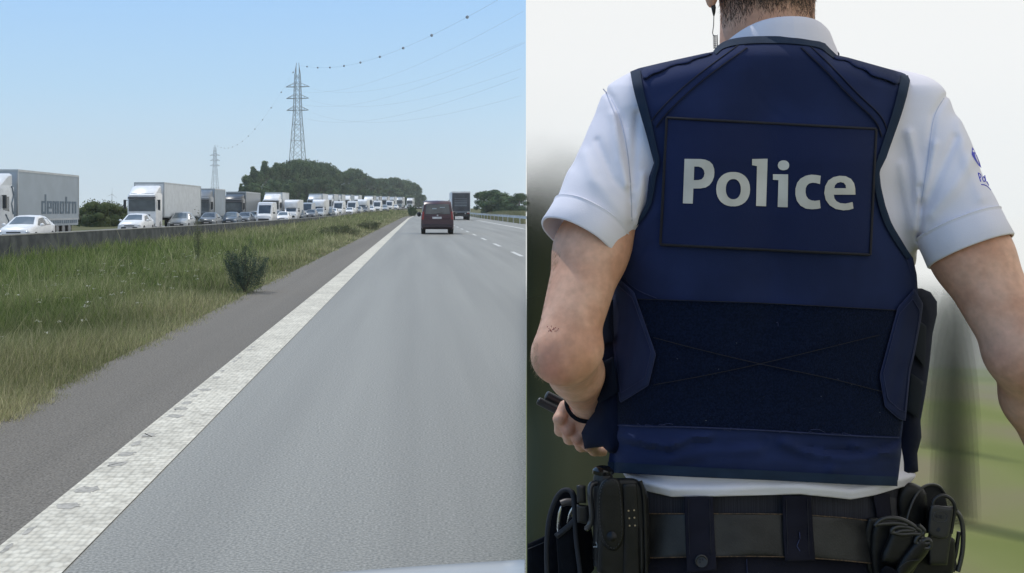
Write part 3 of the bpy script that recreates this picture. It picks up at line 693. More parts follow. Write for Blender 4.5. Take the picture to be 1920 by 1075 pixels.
# vans and campers
va = make_van('panel_van', 'white high-roofed van beside the tall white lorry', m_white, 2.65, 5.6); place(va, 500, 143)
cb = make_van('camper_van', 'white camper with a rounded overhang above its cab', m_white, 2.35, 5.8, bump=True); place(cb, 549, 170)
vs = make_van('panel_van', 'silver-grey van right of the white camper', m_silver, 2.5, 5.2); place(vs, 577, 184)
for src, px, Y, lab in ((va, 636, 218, 'low-roofed white van in front of the middle of the wood'), (va, 661, 236, 'white van immediately right of the low-roofed white van'), (cb, 681, 250, 'white camper with sloping overhang, farther back'),
                        (va, 708, 276, 'white van facing the camera ahead of the pale lorries'), (va, 731, 330, 'small far white van left of the round dark bush'), (cb, 600, 196, 'pale camper between the silver van and the white lorry')):
    t = copy_tree(src); place(t, px, Y, label=lab)
# cars of the nearer lane
c1 = make_car('car', 'white car with bright windscreen, leftmost in the queue behind the barrier', m_white); place(c1, 52, 61.5)
cars = {'white': c1}
c2 = copy_tree(c1); place(c2, 256, 86, label='white car in front of the second white lorry')
c3 = make_car('car', 'silver car with a wide greenish windscreen, right of the second white car', m_silver, m_glass2, 1.55); place(c3, 341, 103)
c4 = make_car('car', 'dark grey car with sun glinting off its bonnet', m_greyc, m_glass); place(c4, 394, 118)
c5 = make_car('car', 'blue-grey car ahead of the dark lorry', m_blue, m_glass2, 1.5); place(c5, 434, 129)
for src, px, Y, lab in ((c4, 460, 140, 'dark grey car between the blue-grey car and the white van'), (c3, 478, 150, 'silver car tucked left of the white van'), (c4, 522, 160, 'dark car low in front of the white van'), (c1, 532, 152, 'white car ahead of the white camper'),
                        (c5, 561, 172, 'blue-grey car behind the second white car ahead of the camper'), (c4, 584, 182, 'dark grey car in front of the silver van'), (c3, 600, 190, 'silver car in the middle of the queue'), (c5, 616, 200, 'blue-grey car in the middle of the queue'), (c1, 625, 206, 'white car before the low-roofed van'),
                        (c1, 656, 226, 'white car right of the low-roofed van'), (c3, 672, 238, 'silver car behind the middle white van'), (c4, 684, 248, 'dark car below the farther camper'), (c1, 696, 262, 'white car well down the queue'), (c3, 722, 296, 'far silver car in the queue'), (c1, 742, 352, 'far white car next to the round bush'), (c5, 690, 300, 'far blue-grey car between two lorries')):
    t = copy_tree(src); place(t, px, Y, label=lab)

# maroon van driving ahead
def maroon_van():
    t = empty('minivan', (1.10, 68.5, 0), 'maroon people carrier seen from behind, driving ahead in the left lane', 'van'); w = .95; ht = .80
    S = [ring(0, .42, 1.0, 1.20, w*.95, w*.9), ring(.06, .34, 1.05, 1.75, w*.99, ht*.98), ring(.22, .30, 1.08, 1.90, w, ht), ring(.8, .28, 1.08, 1.96, w, ht), ring(3.2, .28, 1.08, 1.96, w, ht), ring(4.2, .28, 1.0, 1.25, w, w*.85), ring(4.9, .35, .7, .95, w*.85, w*.75)]
    S[0] = ring(0, .42, 1.02, 1.12, w*.97, w*.95, .04)
    mb = MB(); mb.loft(S); mb.build('body', m_maroon, t, angle=38)
    mb = MB(); mb.hexa([(-.74, -.03, 1.17), (.74, -.03, 1.17), (.74, .1, 1.17), (-.74, .1, 1.17)], [(-.66, .045, 1.76), (.66, .045, 1.76), (.66, .15, 1.76), (-.66, .15, 1.76)]); rw = mb.build('rear_window', m_glass, t, bevel=.02)
    mb = MB(); mb.box((-.18, .0, 1.50), (.26, .006, .07)); mb.box((.28, .008, 1.57), (.30, .006, .04)); mb.build('window_glint', mat('painted_gleam', (.30, .36, .40), .3), rw)  # pale bars painted for the gleam seen through the rear window
    mb = MB(); mb.tube([(-.05, -.045, 1.19), (.33, -.035, 1.26)], .012, 5); mb.build('wiper', m_blackp, t)
    mb = MB(); mb.box((0, -.015, .98), (1.5, .06, .20)); mb.build('tailgate', m_maroon, t, bevel=.02)
    mb = MB(); mb.box((-.03, -.055, .96), (.54, .02, .12)); mb.build('number_plate', m_plate, t)
    mb = MB(); mb.box((0, -.05, .50), (1.80, .16, .22)); mb.build('bumper', mat('dark_bumper', (.035, .022, .028), .6), t, bevel=.04)
    mb = MB(); mb.tube([(0, -.04, 1.10), (0, -.055, 1.10)], .05, 12); mb.build('emblem', m_galv, t)
    for s in (1, -1):
        mb = MB(); mb.hexa([(s*.80, -.03, .86), (s*.93, -.03, .86), (s*.95, .12, .86), (s*.8, .12, .86)], [(s*.78, -.02, 1.32), (s*.87, -.02, 1.32), (s*.90, .12, 1.32), (s*.78, .12, 1.32)]); mb.build('tail_lamp', m_red, t)
        mb = MB(); mb.ball((s*1.08, 3.9, 1.16), (.13, .1, .16), 10, 6); mb.tube([(s*.92, 3.9, 1.08), (s*1.04, 3.9, 1.1)], .03, 5); mb.build('mirror', m_blackp, t)
        for y in (.95, 3.95): wheel(t, s*.82, y, .36, .25, s)
        mb = MB(); mb.tube([(s*.72, .6, 2.0), (s*.72, 3.0, 2.0)], .02, 5); mb.build('roof_rail', m_blackp, t)
    return t
maroon_van()
def lorry_ahead():
    t = empty('box_lorry', (5.78, 160, 0), 'dark-backed lorry with a white top edge, ahead of the maroon van in the right lane', 'lorry')
    mb = MB(); mb.box((0, 6, 2.5), (2.55, 12, 2.75)); b = mb.build('box', m_white2, t, bevel=.03)
    mb = MB(); mb.box((0, -.04, 2.42), (2.40, .07, 2.5)); b2 = mb.build('rear_door', mat('dark_curtain', (.045, .05, .06), .6, var=.3, scale=1), b)
    mb = MB()
    for z, hh in ((2.9, .10), (2.62, .12), (2.35, .18), (2.0, .22), (1.1, .22)): mb.box((-.05, -.085, z), (1.7, .02, hh))
    mb.build('door_band', mat('band_grey', (.13, .15, .17), .6), b)
    mb = MB(); mb.box((0, -.05, 3.82), (2.5, .09, .16)); mb.build('top_edge', m_white, b)
    mb = MB(); mb.box((0, .3, .66), (2.4, .3, .3)); mb.build('bumper', m_blackp, t)
    mb = MB(); mb.box((0, 6, .95), (1.0, 11.5, .4)); mb.build('chassis', m_blackp, t)
    mb = MB(); mb.box((0, 13.4, 2.0), (2.4, 2.2, 2.9)); mb.build('cab', m_white2, t, bevel=.08)
    for s in (1, -1):
        mb = MB(); mb.box((s*1.47, 13.9, 2.25), (.22, .15, .75)); mb.tube([(s*1.2, 13.9, 2.5), (s*1.45, 13.9, 2.5)], .03, 4); mb.build('mirror', m_blackp, t)
        for y in (1.6, 3.0, 12.8): wheel(t, s*1.02, y, .5, .45, s)
        mb = MB(); mb.box((s*1.0, -.02, .95), (.3, .05, .12)); mb.build('tail_lamp', m_red, t)
lorry_ahead()
def bonnet():
    o = (0, 1.5, .8); t = empty('own_car', o, 'edge of a pale silver car bonnet at the foot of the road, below the camera', 'car')
    v = []; f = []; nx, ny = 26, 12
    for j in range(ny):
        for i in range(nx):
            u = i/(nx-1); q = j/(ny-1); y = 1.9-q*.75
            x0, x1 = -.75, BND*y-.002; x = x0+(x1-x0)*u
            z = .891-.055*(.17-x)-.04*max(0, (.17-x))**2-.008*(1-min(1, q*6))**2+.004*min(1, q*4)
            v.append((x, y, z))
    f = [(j*nx+i, j*nx+i+1, (j+1)*nx+i+1, (j+1)*nx+i) for j in range(ny-1) for i in range(nx-1)]
    k = len(v); v += [(a, b, c-.05) for a, b, c in v[:]]
    f += [tuple(k+i for i in q[::-1]) for q in f]
    per = [i for i in range(nx)]+[j*nx+nx-1 for j in range(1, ny)]+[(ny-1)*nx+i for i in range(nx-2, -1, -1)]+[j*nx for j in range(ny-2, 0, -1)]
    f += [(per[a], per[(a+1) % len(per)], k+per[(a+1) % len(per)], k+per[a]) for a in range(len(per))]
    mesh('bonnet', v, f, paint('pale_bonnet', (.34, .36, .37), .6, 0), t, origin=o)
bonnet()

# ---------------------------------------------------------------- the police officer, seen from behind
from mathutils.bvhtree import BVHTree
def W(px, py, d): return Vector(((px-PX0)*d/F, d, CZ-(py-PY0)*d/F))
def Wn(px, py, d): px, py, d = np.broadcast_arrays(px, py, d); return np.stack([(px-PX0)*d/F, d, CZ-(py-PY0)*d/F], -1)
VG = .13                                                  # level of the verge he stands on
FEET = (.470, 1.62, VG)
m_navy = mat('navy_cloth', (.0088, .0165, .057), .88, c2=(.0128, .0230, .078), scale=9, bump=.35, bscale=900, spec=.2, sheen=.05, hdist=.0006)
m_navy2 = mat('patch_cloth', (.0075, .0145, .056), .88, c2=(.0095, .0180, .067), scale=6, bump=.35, bscale=900, spec=.2, sheen=.1, hdist=.0006)
m_trim = mat('slate_binding', (.008, .019, .042), .85, c2=(.011, .025, .052), scale=30, bump=.3, bscale=1200, spec=.3, hdist=.0005)
m_hook = mat('hook_pile', (.0034, .0066, .0190), 1, c2=(.0066, .0120, .0340), scale=420, bump=1, bscale=600, spec=.05, sheen=.05, hdist=.0015)
m_thread = mat('dark_thread', (.010, .010, .016), .9, scale=300); m_thread2 = mat('pale_thread', (.022, .030, .085), .9, scale=300)
m_flap = mat('webbing_navy', (.0075, .014, .050), .85, c2=(.011, .019, .062), scale=12, bump=.4, bscale=700, spec=.3, hdist=.0006)
m_strap = mat('elastic_strap', (.004, .007, .018), .9, spec=.12, scale=40, bump=.4, bscale=700, hdist=.0005)
m_shirt = mat('white_shirt', (.73, .70, .755), .88, c2=(.79, .76, .81), scale=7, bump=.5, bscale=800, spec=.15, sheen=.1, hdist=.0005)
m_skin = mat('skin', (.58, .305, .195), .55, c2=(.68, .40, .275), scale=16, bump=.25, bscale=260, spec=.35, sss=.12, detail=5, hdist=.0007)
m_reflect = mat('reflective_lettering', (.46, .45, .41), .5, c2=(.58, .57, .53), scale=14, spec=.4)
m_leather = mat('black_leather', (.005, .005, .005), .45, c2=(.009, .009, .009), scale=40, bump=.35, bscale=500, spec=.3, hdist=.0006)
m_belt = mat('belt_leather', (.009, .009, .009), .42, c2=(.020, .020, .019), scale=26, bump=.4, bscale=420, spec=.35, hdist=.0006)
m_edge = mat('worn_leather_edge', (.10, .06, .03), .8, c2=(.03, .02, .012), scale=260)
m_nylon = mat('black_nylon', (.004, .005, .008), .9, spec=.12, bump=.4, bscale=700, scale=50, hdist=.0006)
m_trous = mat('dark_trouser_cloth', (.009, .009, .015), .95, spec=.12, c2=(.014, .014, .022), scale=12, bump=.4, bscale=800, hdist=.0006)
m_poly = mat('black_polymer', (.012, .012, .013), .45, bump=.2, bscale=500, scale=30, hdist=.0004)
m_steel = mat('polished_steel', (.62, .62, .62), .22, 1, var=.05)
m_hair = mat('brown_hair', (.035, .022, .014), .7, c2=(.07, .045, .03), scale=60)
m_blueprint = mat('blue_print', (.035, .04, .50), .7)
def skin_detail():
    t = m_skin.node_tree; L = t.links; b = t.nodes['Principled BSDF']; src = b.inputs['Base Color'].links[0].from_socket
    tc = N(t, 'ShaderNodeTexCoord')
    for c, r in ((W(1036, 690, 1.46), .042), (W(1090, 655, 1.47), .022), (W(1893, 668, 1.47), .03), (W(1945, 700, 1.46), .045), (W(1056, 815, 1.74), .022), (W(1085, 830, 1.74), .02)):
        vm = N(t, 'ShaderNodeVectorMath', operation='DISTANCE'); vm.inputs[1].default_value = (c.x-FEET[0], c.y-FEET[1], c.z-FEET[2]); L.new(tc.outputs['Object'], vm.inputs[0])
        mr = N(t, 'ShaderNodeMapRange', interpolation_type='SMOOTHSTEP'); mr.inputs[1].default_value = 0; mr.inputs[2].default_value = r; mr.inputs[3].default_value = .6; mr.inputs[4].default_value = 0; L.new(vm.outputs['Value'], mr.inputs[0])
        mx = N(t, 'ShaderNodeMix', data_type='RGBA'); L.new(mr.outputs[0], mx.inputs[0]); L.new(src, mx.inputs[6]); mx.inputs[7].default_value = (.50, .20, .15, 1); src = mx.outputs[2]
    n1 = N(t, 'ShaderNodeTexNoise'); n1.inputs['Scale'].default_value = 90; n1.inputs['Detail'].default_value = 6; L.new(tc.outputs['Object'], n1.inputs['Vector'])
    mr = N(t, 'ShaderNodeMapRange'); mr.inputs[1].default_value = .3; mr.inputs[2].default_value = .7; mr.inputs[3].default_value = .88; mr.inputs[4].default_value = 1.1; L.new(n1.outputs[0], mr.inputs[0])
    vs = N(t, 'ShaderNodeVectorMath', operation='SCALE'); L.new(src, vs.inputs[0]); L.new(mr.outputs[0], vs.inputs['Scale']); L.new(vs.outputs[0], b.inputs['Base Color'])
skin_detail()
person = empty('person', FEET, 'police officer seen from behind in navy vest, white polo shirt and black duty belt', 'person')

def smooth_poly(p, it=2):
    p = [np.array(q, float) for q in p]
    for _ in range(it):
        q = []
        for i in range(len(p)): a, b = p[i], p[(i+1) % len(p)]; q += [a*.75+b*.25, a*.25+b*.75]
        p = q
    return [tuple(x) for x in p]
def smooth_line(p, it=2):
    p = [np.array(q, float) for q in p]
    for _ in range(it):
        q = [p[0]]
        for i in range(len(p)-1): a, b = p[i], p[i+1]; q += [a*.75+b*.25, a*.25+b*.75]
        q.append(p[-1]); p = q
    return [tuple(x) for x in p]
def seg_dist(X, Y, line, closed=False):
    d = np.full(np.shape(X), 1e9); n = len(line)
    for i in range(n if closed else n-1):
        a, b = np.array(line[i], float), np.array(line[(i+1) % n], float); ab = b-a; l2 = max(1e-9, ab@ab)
        t = np.clip(((X-a[0])*ab[0]+(Y-a[1])*ab[1])/l2, 0, 1)
        d = np.minimum(d, np.hypot(X-a[0]-t*ab[0], Y-a[1]-t*ab[1]))
    return d
def inside(X, Y, poly):
    c = np.zeros(np.shape(X), bool); n = len(poly)
    for i in range(n):
        x1, y1 = poly[i]; x2, y2 = poly[(i+1) % n]
        if y1 == y2: continue
        k = ((y1 > Y) != (y2 > Y)) & (X < (x2-x1)*(Y-y1)/(y2-y1)+x1); c ^= k
    return c
def dens(poly, step):
    out = []
    for i in range(len(poly)):
        a, b = np.array(poly[i], float), np.array(poly[(i+1) % len(poly)], float); n = max(1, int(np.ceil(np.hypot(*(b-a))/step)))
        out += [tuple(a+(b-a)*k/n) for k in range(n)]
    return out
def folds(X, Y, L):
    d = np.zeros(np.shape(X))
    for ln, a, wd in L:
        q = seg_dist(X, Y, ln); d = d+a*np.exp(-(q/wd)**2)
    return d
def panel(name, poly, depth, m, parent=None, lift=.0, th=.003, puff=0, edge=10, step=8, holes=(), disp=None, origin=FEET, sm=60):
    """a sheet of cloth or leather: outline in view coordinates laid on the curved surface `depth`, with its own thickness"""
    P0 = dens(poly, step); H = [dens(h, step) for h in holes]
    xs = np.array(P0)[:, 0]; ys = np.array(P0)[:, 1]
    gx, gy = np.meshgrid(np.arange(xs.min(), xs.max(), step), np.arange(ys.min(), ys.max(), step*.87)); gx = gx+(np.arange(gx.shape[0]) % 2)[:, None]*step/2
    gx, gy = gx.ravel()+rng.uniform(-.6, .6, gx.size), gy.ravel()+rng.uniform(-.6, .6, gy.size)
    k = inside(gx, gy, P0); 
    for h in H: k &= ~inside(gx, gy, h)
    gx, gy = gx[k], gy[k]; d = seg_dist(gx, gy, P0, True)
    for h in H: d = np.minimum(d, seg_dist(gx, gy, h, True))
    k = d > step*.55; pts = [(a, b) for a, b in zip(gx[k], gy[k])]
    if puff:
        n = len(P0); A = np.array(P0); nx = np.roll(A, -1, 0)-np.roll(A, 1, 0); nn = np.stack([-nx[:, 1], nx[:, 0]], 1); nn /= np.maximum(1e-6, np.linalg.norm(nn, axis=1))[:, None]
        if not inside(A[:, 0]+nn[:, 0]*.5, A[:, 1]+nn[:, 1]*.5, P0).mean() > .5: nn = -nn
        for q in (.08, .25, .5):
            B = A+nn*edge*q; dd = seg_dist(B[:, 0], B[:, 1], P0, True); kk = inside(B[:, 0], B[:, 1], P0) & (dd > edge*q*.85); pts += [tuple(b) for b in B[kk]]
    co_ = list(P0); ed = [(i, (i+1) % len(P0)) for i in range(len(P0))]
    for h in H: b = len(co_); co_ += h; ed += [(b+i, b+(i+1) % len(h)) for i in range(len(h))]
    nb = len(co_); co_ += pts
    vv, ee, ff, ov, oe, of = geometry.delaunay_2d_cdt([Vector(c) for c in co_], ed, [], 0, 1e-4)
    V = np.array([tuple(v) for v in vv]); T = np.array([f for f in ff if len(f) == 3])
    c = V[T].mean(1); k = inside(c[:, 0], c[:, 1], P0)
    for h in H: k &= ~inside(c[:, 0], c[:, 1], h)
    T = T[k]; a = V[T]; ar = (a[:, 1, 0]-a[:, 0, 0])*(a[:, 2, 1]-a[:, 0, 1])-(a[:, 1, 1]-a[:, 0, 1])*(a[:, 2, 0]-a[:, 0, 0]); T = T[np.abs(ar) > 1e-3]; ar = ar[np.abs(ar) > 1e-3]
    T[ar < 0] = T[ar < 0][:, ::-1]
    d = seg_dist(V[:, 0], V[:, 1], P0, True)
    for h in H: d = np.minimum(d, seg_dist(V[:, 0], V[:, 1], h, True))
    base = depth(V[:, 0], V[:, 1])-lift; y = base.copy()
    if puff: t = np.clip(d/edge, 0, 1); y -= puff*np.sqrt(np.maximum(0, 1-(1-t)**2))
    if disp is not None: y -= disp(V[:, 0], V[:, 1])*np.clip(d/6, 0, 1)
    fr = Wn(V[:, 0], V[:, 1], y); bk = Wn(V[:, 0], V[:, 1], base+th); nV = len(V)
    E = {}
    for t in T:
        for i in range(3): E[(t[i], t[(i+1) % 3])] = 1
    bd = [(a, b) for a, b in E if (b, a) not in E]
    faces = [tuple(t) for t in T]+[tuple(t[::-1]+nV) for t in T]+[(b, a, a+nV, b+nV) for a, b in bd]
    return mesh(name, np.vstack([fr, bk]), faces, m, parent, origin, True, sm)
def ribbon(name, line, wd, depth, m, parent, lift=.002, th=.002, step=6, it=2, origin=FEET, puff=0):
    """a strip of cloth following a line over the surface"""
    p = np.array(smooth_line(line, it)) if it else np.array(line, float)
    s = np.r_[0, np.cumsum(np.hypot(*np.diff(p, axis=0).T))]; n = max(2, int(s[-1]/step)+1); q = np.linspace(0, s[-1], n)
    p = np.stack([np.interp(q, s, p[:, 0]), np.interp(q, s, p[:, 1])], 1)
    tg = np.gradient(p, axis=0); tg /= np.maximum(1e-6, np.linalg.norm(tg, axis=1))[:, None]; nm = np.stack([-tg[:, 1], tg[:, 0]], 1)
    ww = np.interp(np.linspace(0, 1, n), np.linspace(0, 1, len(wd)), wd) if isinstance(wd, (list, tuple)) else np.full(n, float(wd))
    k = 5; rings = []
    offs = np.linspace(-.5, .5, k); hh = np.sqrt(np.maximum(0, 1-(offs*2)**2)) if puff else np.array([.6, 1, 1, 1, .6])
    fr = []; 
    for o_, h_ in zip(offs, hh):
        c = p+nm*(o_*ww)[:, None]; dd = depth(c[:, 0], c[:, 1]); fr.append(Wn(c[:, 0], c[:, 1], dd-lift-(puff if puff else th)*h_))
    for o_ in (.5, -.5):
        c = p+nm*(o_*ww)[:, None]; dd = depth(c[:, 0], c[:, 1]); fr.append(Wn(c[:, 0], c[:, 1], dd-lift+.002))
    R = [[fr[j][i] for j in range(k+2)] for i in range(n)]
    mb = MB(); mb.loft(R); return mb.build(name, m, parent, origin, angle=50)
def cord(name, pts, r, m, parent, origin=FEET, n=6, it=2):
    p = [np.array(q, float) for q in pts]
    for _ in range(it):
        q = [p[0]]
        for i in range(len(p)-1): a, b = p[i], p[i+1]; q += [a*.75+b*.25, a*.25+b*.75]
        q.append(p[-1]); p = q
    mb = MB(); mb.tube([W(*q) for q in p], r, n); return mb.build(name, m, parent, origin, angle=60)

# ---- surface of the back
yy_ = [55, 75, 100, 130, 160, 200, 300, 400, 500, 600, 760, 900, 940]
VH = [120, 150, 215, 300, 318, 326, 320, 306, 300, 302, 298, 292, 288]
VT = [.098, .104, .112, .118, .122, .128, .138, .138, .132, .126, .121, .126, .128]
def yt(px): return np.interp(px, [1150, 1183, 1198, 1338, 1368, 1400, 1500, 1545, 1562, 1690, 1707, 1740], [140, 130, 126, 95, 73, 69, 69, 76, 102, 135, 142, 155])
DC = 1.625
def back(px, py, add=0, hs=0):
    px = np.asarray(px, float); py = np.asarray(py, float)
    h = np.interp(py, yy_, VH)+hs; T = np.interp(py, yy_, VT)+add; c = 1443.
    u = np.clip(np.abs(px-c)/h, 0, .995)
    Y = DC-T*(1-u**2.6)**(1/2.2)
    d = np.clip((py-yt(px))/42, 0, 1); Y = Y+.034*(1-d)**2.2
    # hollow of the spine and the two shoulder blades
    Y = Y+.006*np.exp(-((px-c)/45)**2)*np.exp(-((py-420)/260)**2)-.006*(np.exp(-((np.abs(px-c)-150)/80)**2))*np.exp(-((py-300)/130)**2)
    return Y
vest_folds = [([(1240, 205), (1330, 128), (1395, 85)],   .0007, 14), ([(1655, 222), (1600, 175), (1550, 118), (1512, 85)], .0007, 14), ([(1600, 170), (1640, 215), (1660, 260)], .0012, 12),
              ([(1420, 180), (1450, 212), (1470, 222)], -.0008, 4), ([(1172, 478), (1200, 440), (1230, 400)], .003, 12), ([(1185, 500), (1215, 462)], -.002, 9),
              ([(1160, 818), (1200, 826), (1245, 836), (1262, 832)], .009, 9), ([(1170, 834), (1215, 843), (1258, 847)], -.005, 6), ([(1262, 836), (1290, 822), (1330, 818)], .006, 7), ([(1260, 862), (1330, 846), (1420, 842)], .005, 12), ([(1300, 828), (1360, 834), (1430, 828)], -.004, 8),
              ([(1470, 830), (1520, 850), (1590, 862), (1640, 858), (1685, 840)], .008, 10), ([(1500, 836), (1560, 846), (1620, 846), (1680, 828)], -.005, 6), ([(1600, 836), (1640, 846), (1680, 852)], .006, 7), ([(1560, 880), (1620, 878), (1680, 866)], .004, 9), ([(1330, 872), (1450, 866), (1560, 880)], .003, 14),
              ([(1200, 880), (1300, 876), (1380, 884)], -.002, 10), ([(1660, 320), (1668, 380), (1690, 430), (1715, 500)], .003, 9), ([(1680, 430), (1700, 480), (1712, 530)], -.002, 6)]
def vdisp(x, y): return folds(x, y, vest_folds)+.0009*np.sin(x*.031+y*.017)+.0007*np.sin(y*.043-x*.012+1)
vb = lambda x, y: back(x, y)-vdisp(x, y)
OUT = [(1400, 70), (1368, 74), (1338, 97), (1290, 107), (1240, 118), (1198, 128), (1183, 134), (1187, 160), (1196, 195), (1208, 235), (1219, 280), (1226, 306), (1217, 332), (1214, 360), (1211, 385),
       (1187, 424), (1172, 462), (1158, 492), (1150, 530), (1145, 600), (1141, 700), (1141, 780), (1150, 808), (1143, 850), (1138, 886), (1300, 895), (1450, 901), (1600, 909), (1676, 911), (1684, 900), (1690, 850), (1690, 822),
       (1700, 740), (1712, 640), (1722, 560), (1719, 515), (1712, 484), (1692, 455), (1672, 420), (1660, 385), (1652, 350), (1649, 322), (1662, 296), (1676, 255), (1690, 205), (1704, 160), (1707, 143), (1690, 136), (1640, 122), (1590, 108), (1562, 102), (1545, 78), (1500, 71)]
vest = panel('vest', OUT, lambda x, y: back(x, y), m_navy, person, th=.006, step=7, disp=vdisp)
# the same vest over the chest (far side), hung from the shoulders
panel('chest_panel', OUT, lambda x, y: 2*DC-back(x, y)+.03, m_navy, vest, th=.006, step=16)
# dark inner carrier that shows at the flanks
SIDE_L = [(1150, 520), (1128, 548), (1112, 598), (1107, 650), (1112, 720), (1115, 772), (1100, 792), (1090, 812), (1096, 842), (1130, 838), (1143, 850), (1180, 850), (1180, 520)]
SIDE_R = [(1690, 540), (1728, 541), (1745, 548), (1757, 566), (1757, 590), (1749, 625), (1742, 690), (1735, 740), (1726, 790), (1728, 820), (1720, 850), (1722, 884), (1712, 888), (1686, 908), (1680, 850), (1680, 700)]
sideL = lambda x, y: 1.600+.10*np.clip((1150-x)/60., 0, 1)**1.5+0*y
sideR = lambda x, y: 1.600+.10*np.clip((x-1700)/60., 0, 1)**1.5+0*y
m_carr = mat('inner_carrier', (.0030, .0055, .018), .9, c2=(.005, .009, .028), scale=8, spec=.12, bump=.4, bscale=700, hdist=.0006)
panel('flank_panel', SIDE_L, sideL, m_carr, vest, th=.09, puff=.02, edge=22, step=8, disp=lambda x, y: folds(x, y, [([(1100, 820), (1130, 800), (1140, 760)], .006, 8), ([(1112, 600), (1118, 760)], .004, 6)]))
panel('flank_panel', SIDE_R, sideR, m_carr, vest, th=.09, puff=.02, edge=22, step=8, disp=lambda x, y: folds(x, y, [([(1730, 560), (1745, 600), (1735, 640)], .006, 7), ([(1722, 800), (1716, 870)], .006, 7), ([(1735, 640), (1728, 780)], .004, 5)]))
# elastic side straps
for nm, q in (('elastic_strap', [(1122, 575), (1150, 562), (1150, 640), (1108, 656)]), ('elastic_strap', [(1108, 692), (1150, 668), (1160, 735), (1122, 758)])):
    panel(nm, q, lambda x, y: sideL(x, y)-.035, m_strap, vest, th=.003, step=8, puff=.002)
for nm, q in (('elastic_strap', [(1722, 600), (1737, 612), (1735, 690), (1714, 664)]), ('elastic_strap', [(1708, 700), (1732, 716), (1722, 785), (1700, 770)])):
    panel(nm, q, lambda x, y: sideR(x, y)-.032, mat('elastic_grey', (.006, .011, .020), .9, spec=.15, bump=.4, bscale=700, hdist=.0005), vest, th=.003, step=8, puff=.002)
# slate binding at armholes, neck and hem
ribbon('binding', [(1191, 133), (1196, 165), (1205, 200), (1216, 240), (1227, 285), (1233, 306), (1224, 332), (1221, 358), (1216, 384), (1200, 412), (1186, 430)], [19, 18, 17, 16, 14, 12, 10, 11, 10, 8, 4], vb, m_trim, vest, .003, .0025)
ribbon('binding', [(1699, 141), (1695, 165), (1685, 205), (1668, 255), (1654, 296), (1642, 322), (1646, 350), (1653, 385), (1665, 420), (1686, 455), (1705, 484)], [18, 18, 17, 16, 15, 12, 11, 12, 12, 12, 10], vb, m_trim, vest, .003, .0025)
ribbon('binding', [(1340, 99), (1352, 86), (1372, 79), (1400, 75), (1450, 74), (1500, 76), (1542, 84), (1554, 96), (1566, 106)], [8, 12, 13, 13, 13, 13, 13, 11, 8], vb, m_trim, vest, .003, .0025)
ribbon('hem_band', [(1139, 875), (1300, 885), (1450, 892), (1600, 900), (1683, 903)], 18, vb, m_trim, vest, .0015, .0015, it=1)
# shoulder flaps with a loose lower edge
m_shflap = m_navy
for q, fl in (([(1200, 129), (1240, 118), (1290, 107), (1336, 97), (1334, 103), (1300, 112), (1291, 119), (1262, 122), (1238, 136), (1222, 140), (1207, 153)], .009), ([(1560, 104), (1590, 108), (1640, 122), (1690, 136), (1686, 162), (1660, 150), (1635, 144), (1622, 131), (1603, 126), (1590, 114), (1566, 112)], .009)):
    panel('shoulder_flap', smooth_poly(q, 1), vb, m_shflap, vest, lift=.002, th=.003, puff=fl, edge=8, step=6)
# seams
for ln in ([(1395, 84), (1330, 131), (1280, 172), (1240, 212), (1224, 234)], [(1508, 84), (1555, 128), (1605, 182), (1650, 222), (1660, 252)]):
    ribbon('seam_tape', ln, 13, vb, m_navy, vest, .0006, .0005)
    ribbon('stitching', [(x+6, y+5) if x < 1440 else (x-6, y+5) for x, y in ln], 1.3, vb, m_thread, vest, .003, .0006)
    ribbon('stitching', [(x-5, y-4) if x < 1440 else (x+5, y-4) for x, y in ln], 1.1, vb, m_thread, vest, .003, .0006)
ribbon('stitching', [(1168, 520), (1190, 543), (1232, 560)], 1.5, vb, m_thread2, vest, .0015, .0006)
ribbon('stitching', [(1672, 440), (1698, 480), (1708, 510)], 1.2, vb, m_thread2, vest, .0015, .0006)
# back patch and lettering
PATCH = [(1250, 221), (1643, 242), (1632, 478), (1238, 459)]
patch = panel('back_patch', PATCH, lambda x, y: back(x, y), m_navy2, vest, lift=.0045, th=.004, step=9, disp=lambda x, y: vdisp(x, y)*.6)
pd = lambda x, y: back(x, y)-vdisp(x, y)*.6-.0045
for a, b in ((0, 1), (1, 2), (2, 3), (3, 0)):
    ribbon('patch_border', [PATCH[a], PATCH[b]], 5, pd, m_thread, vest, .0006, .0016, it=0, puff=.0018)
def zc(pts, ox, oy, s): return [(ox+x/s, oy+y/s) for x, y in pts]
A_ = (985, 250, 3.467); B_ = (1440, 250, 3.469)
def ell(cx, cy, rx, ry, rot=0, n=30, p=2.2):
    r = []
    for k in range(n):
        t = 2*math.pi*k/n; c_, s_ = math.cos(t), math.sin(t); x = rx*abs(c_)**(2/p)*(1 if c_ > 0 else -1); y = ry*abs(s_)**(2/p)*(1 if s_ > 0 else -1)
        r.append((cx+x*math.cos(rot)-y*math.sin(rot), cy+x*math.sin(rot)+y*math.cos(rot)))
    return r
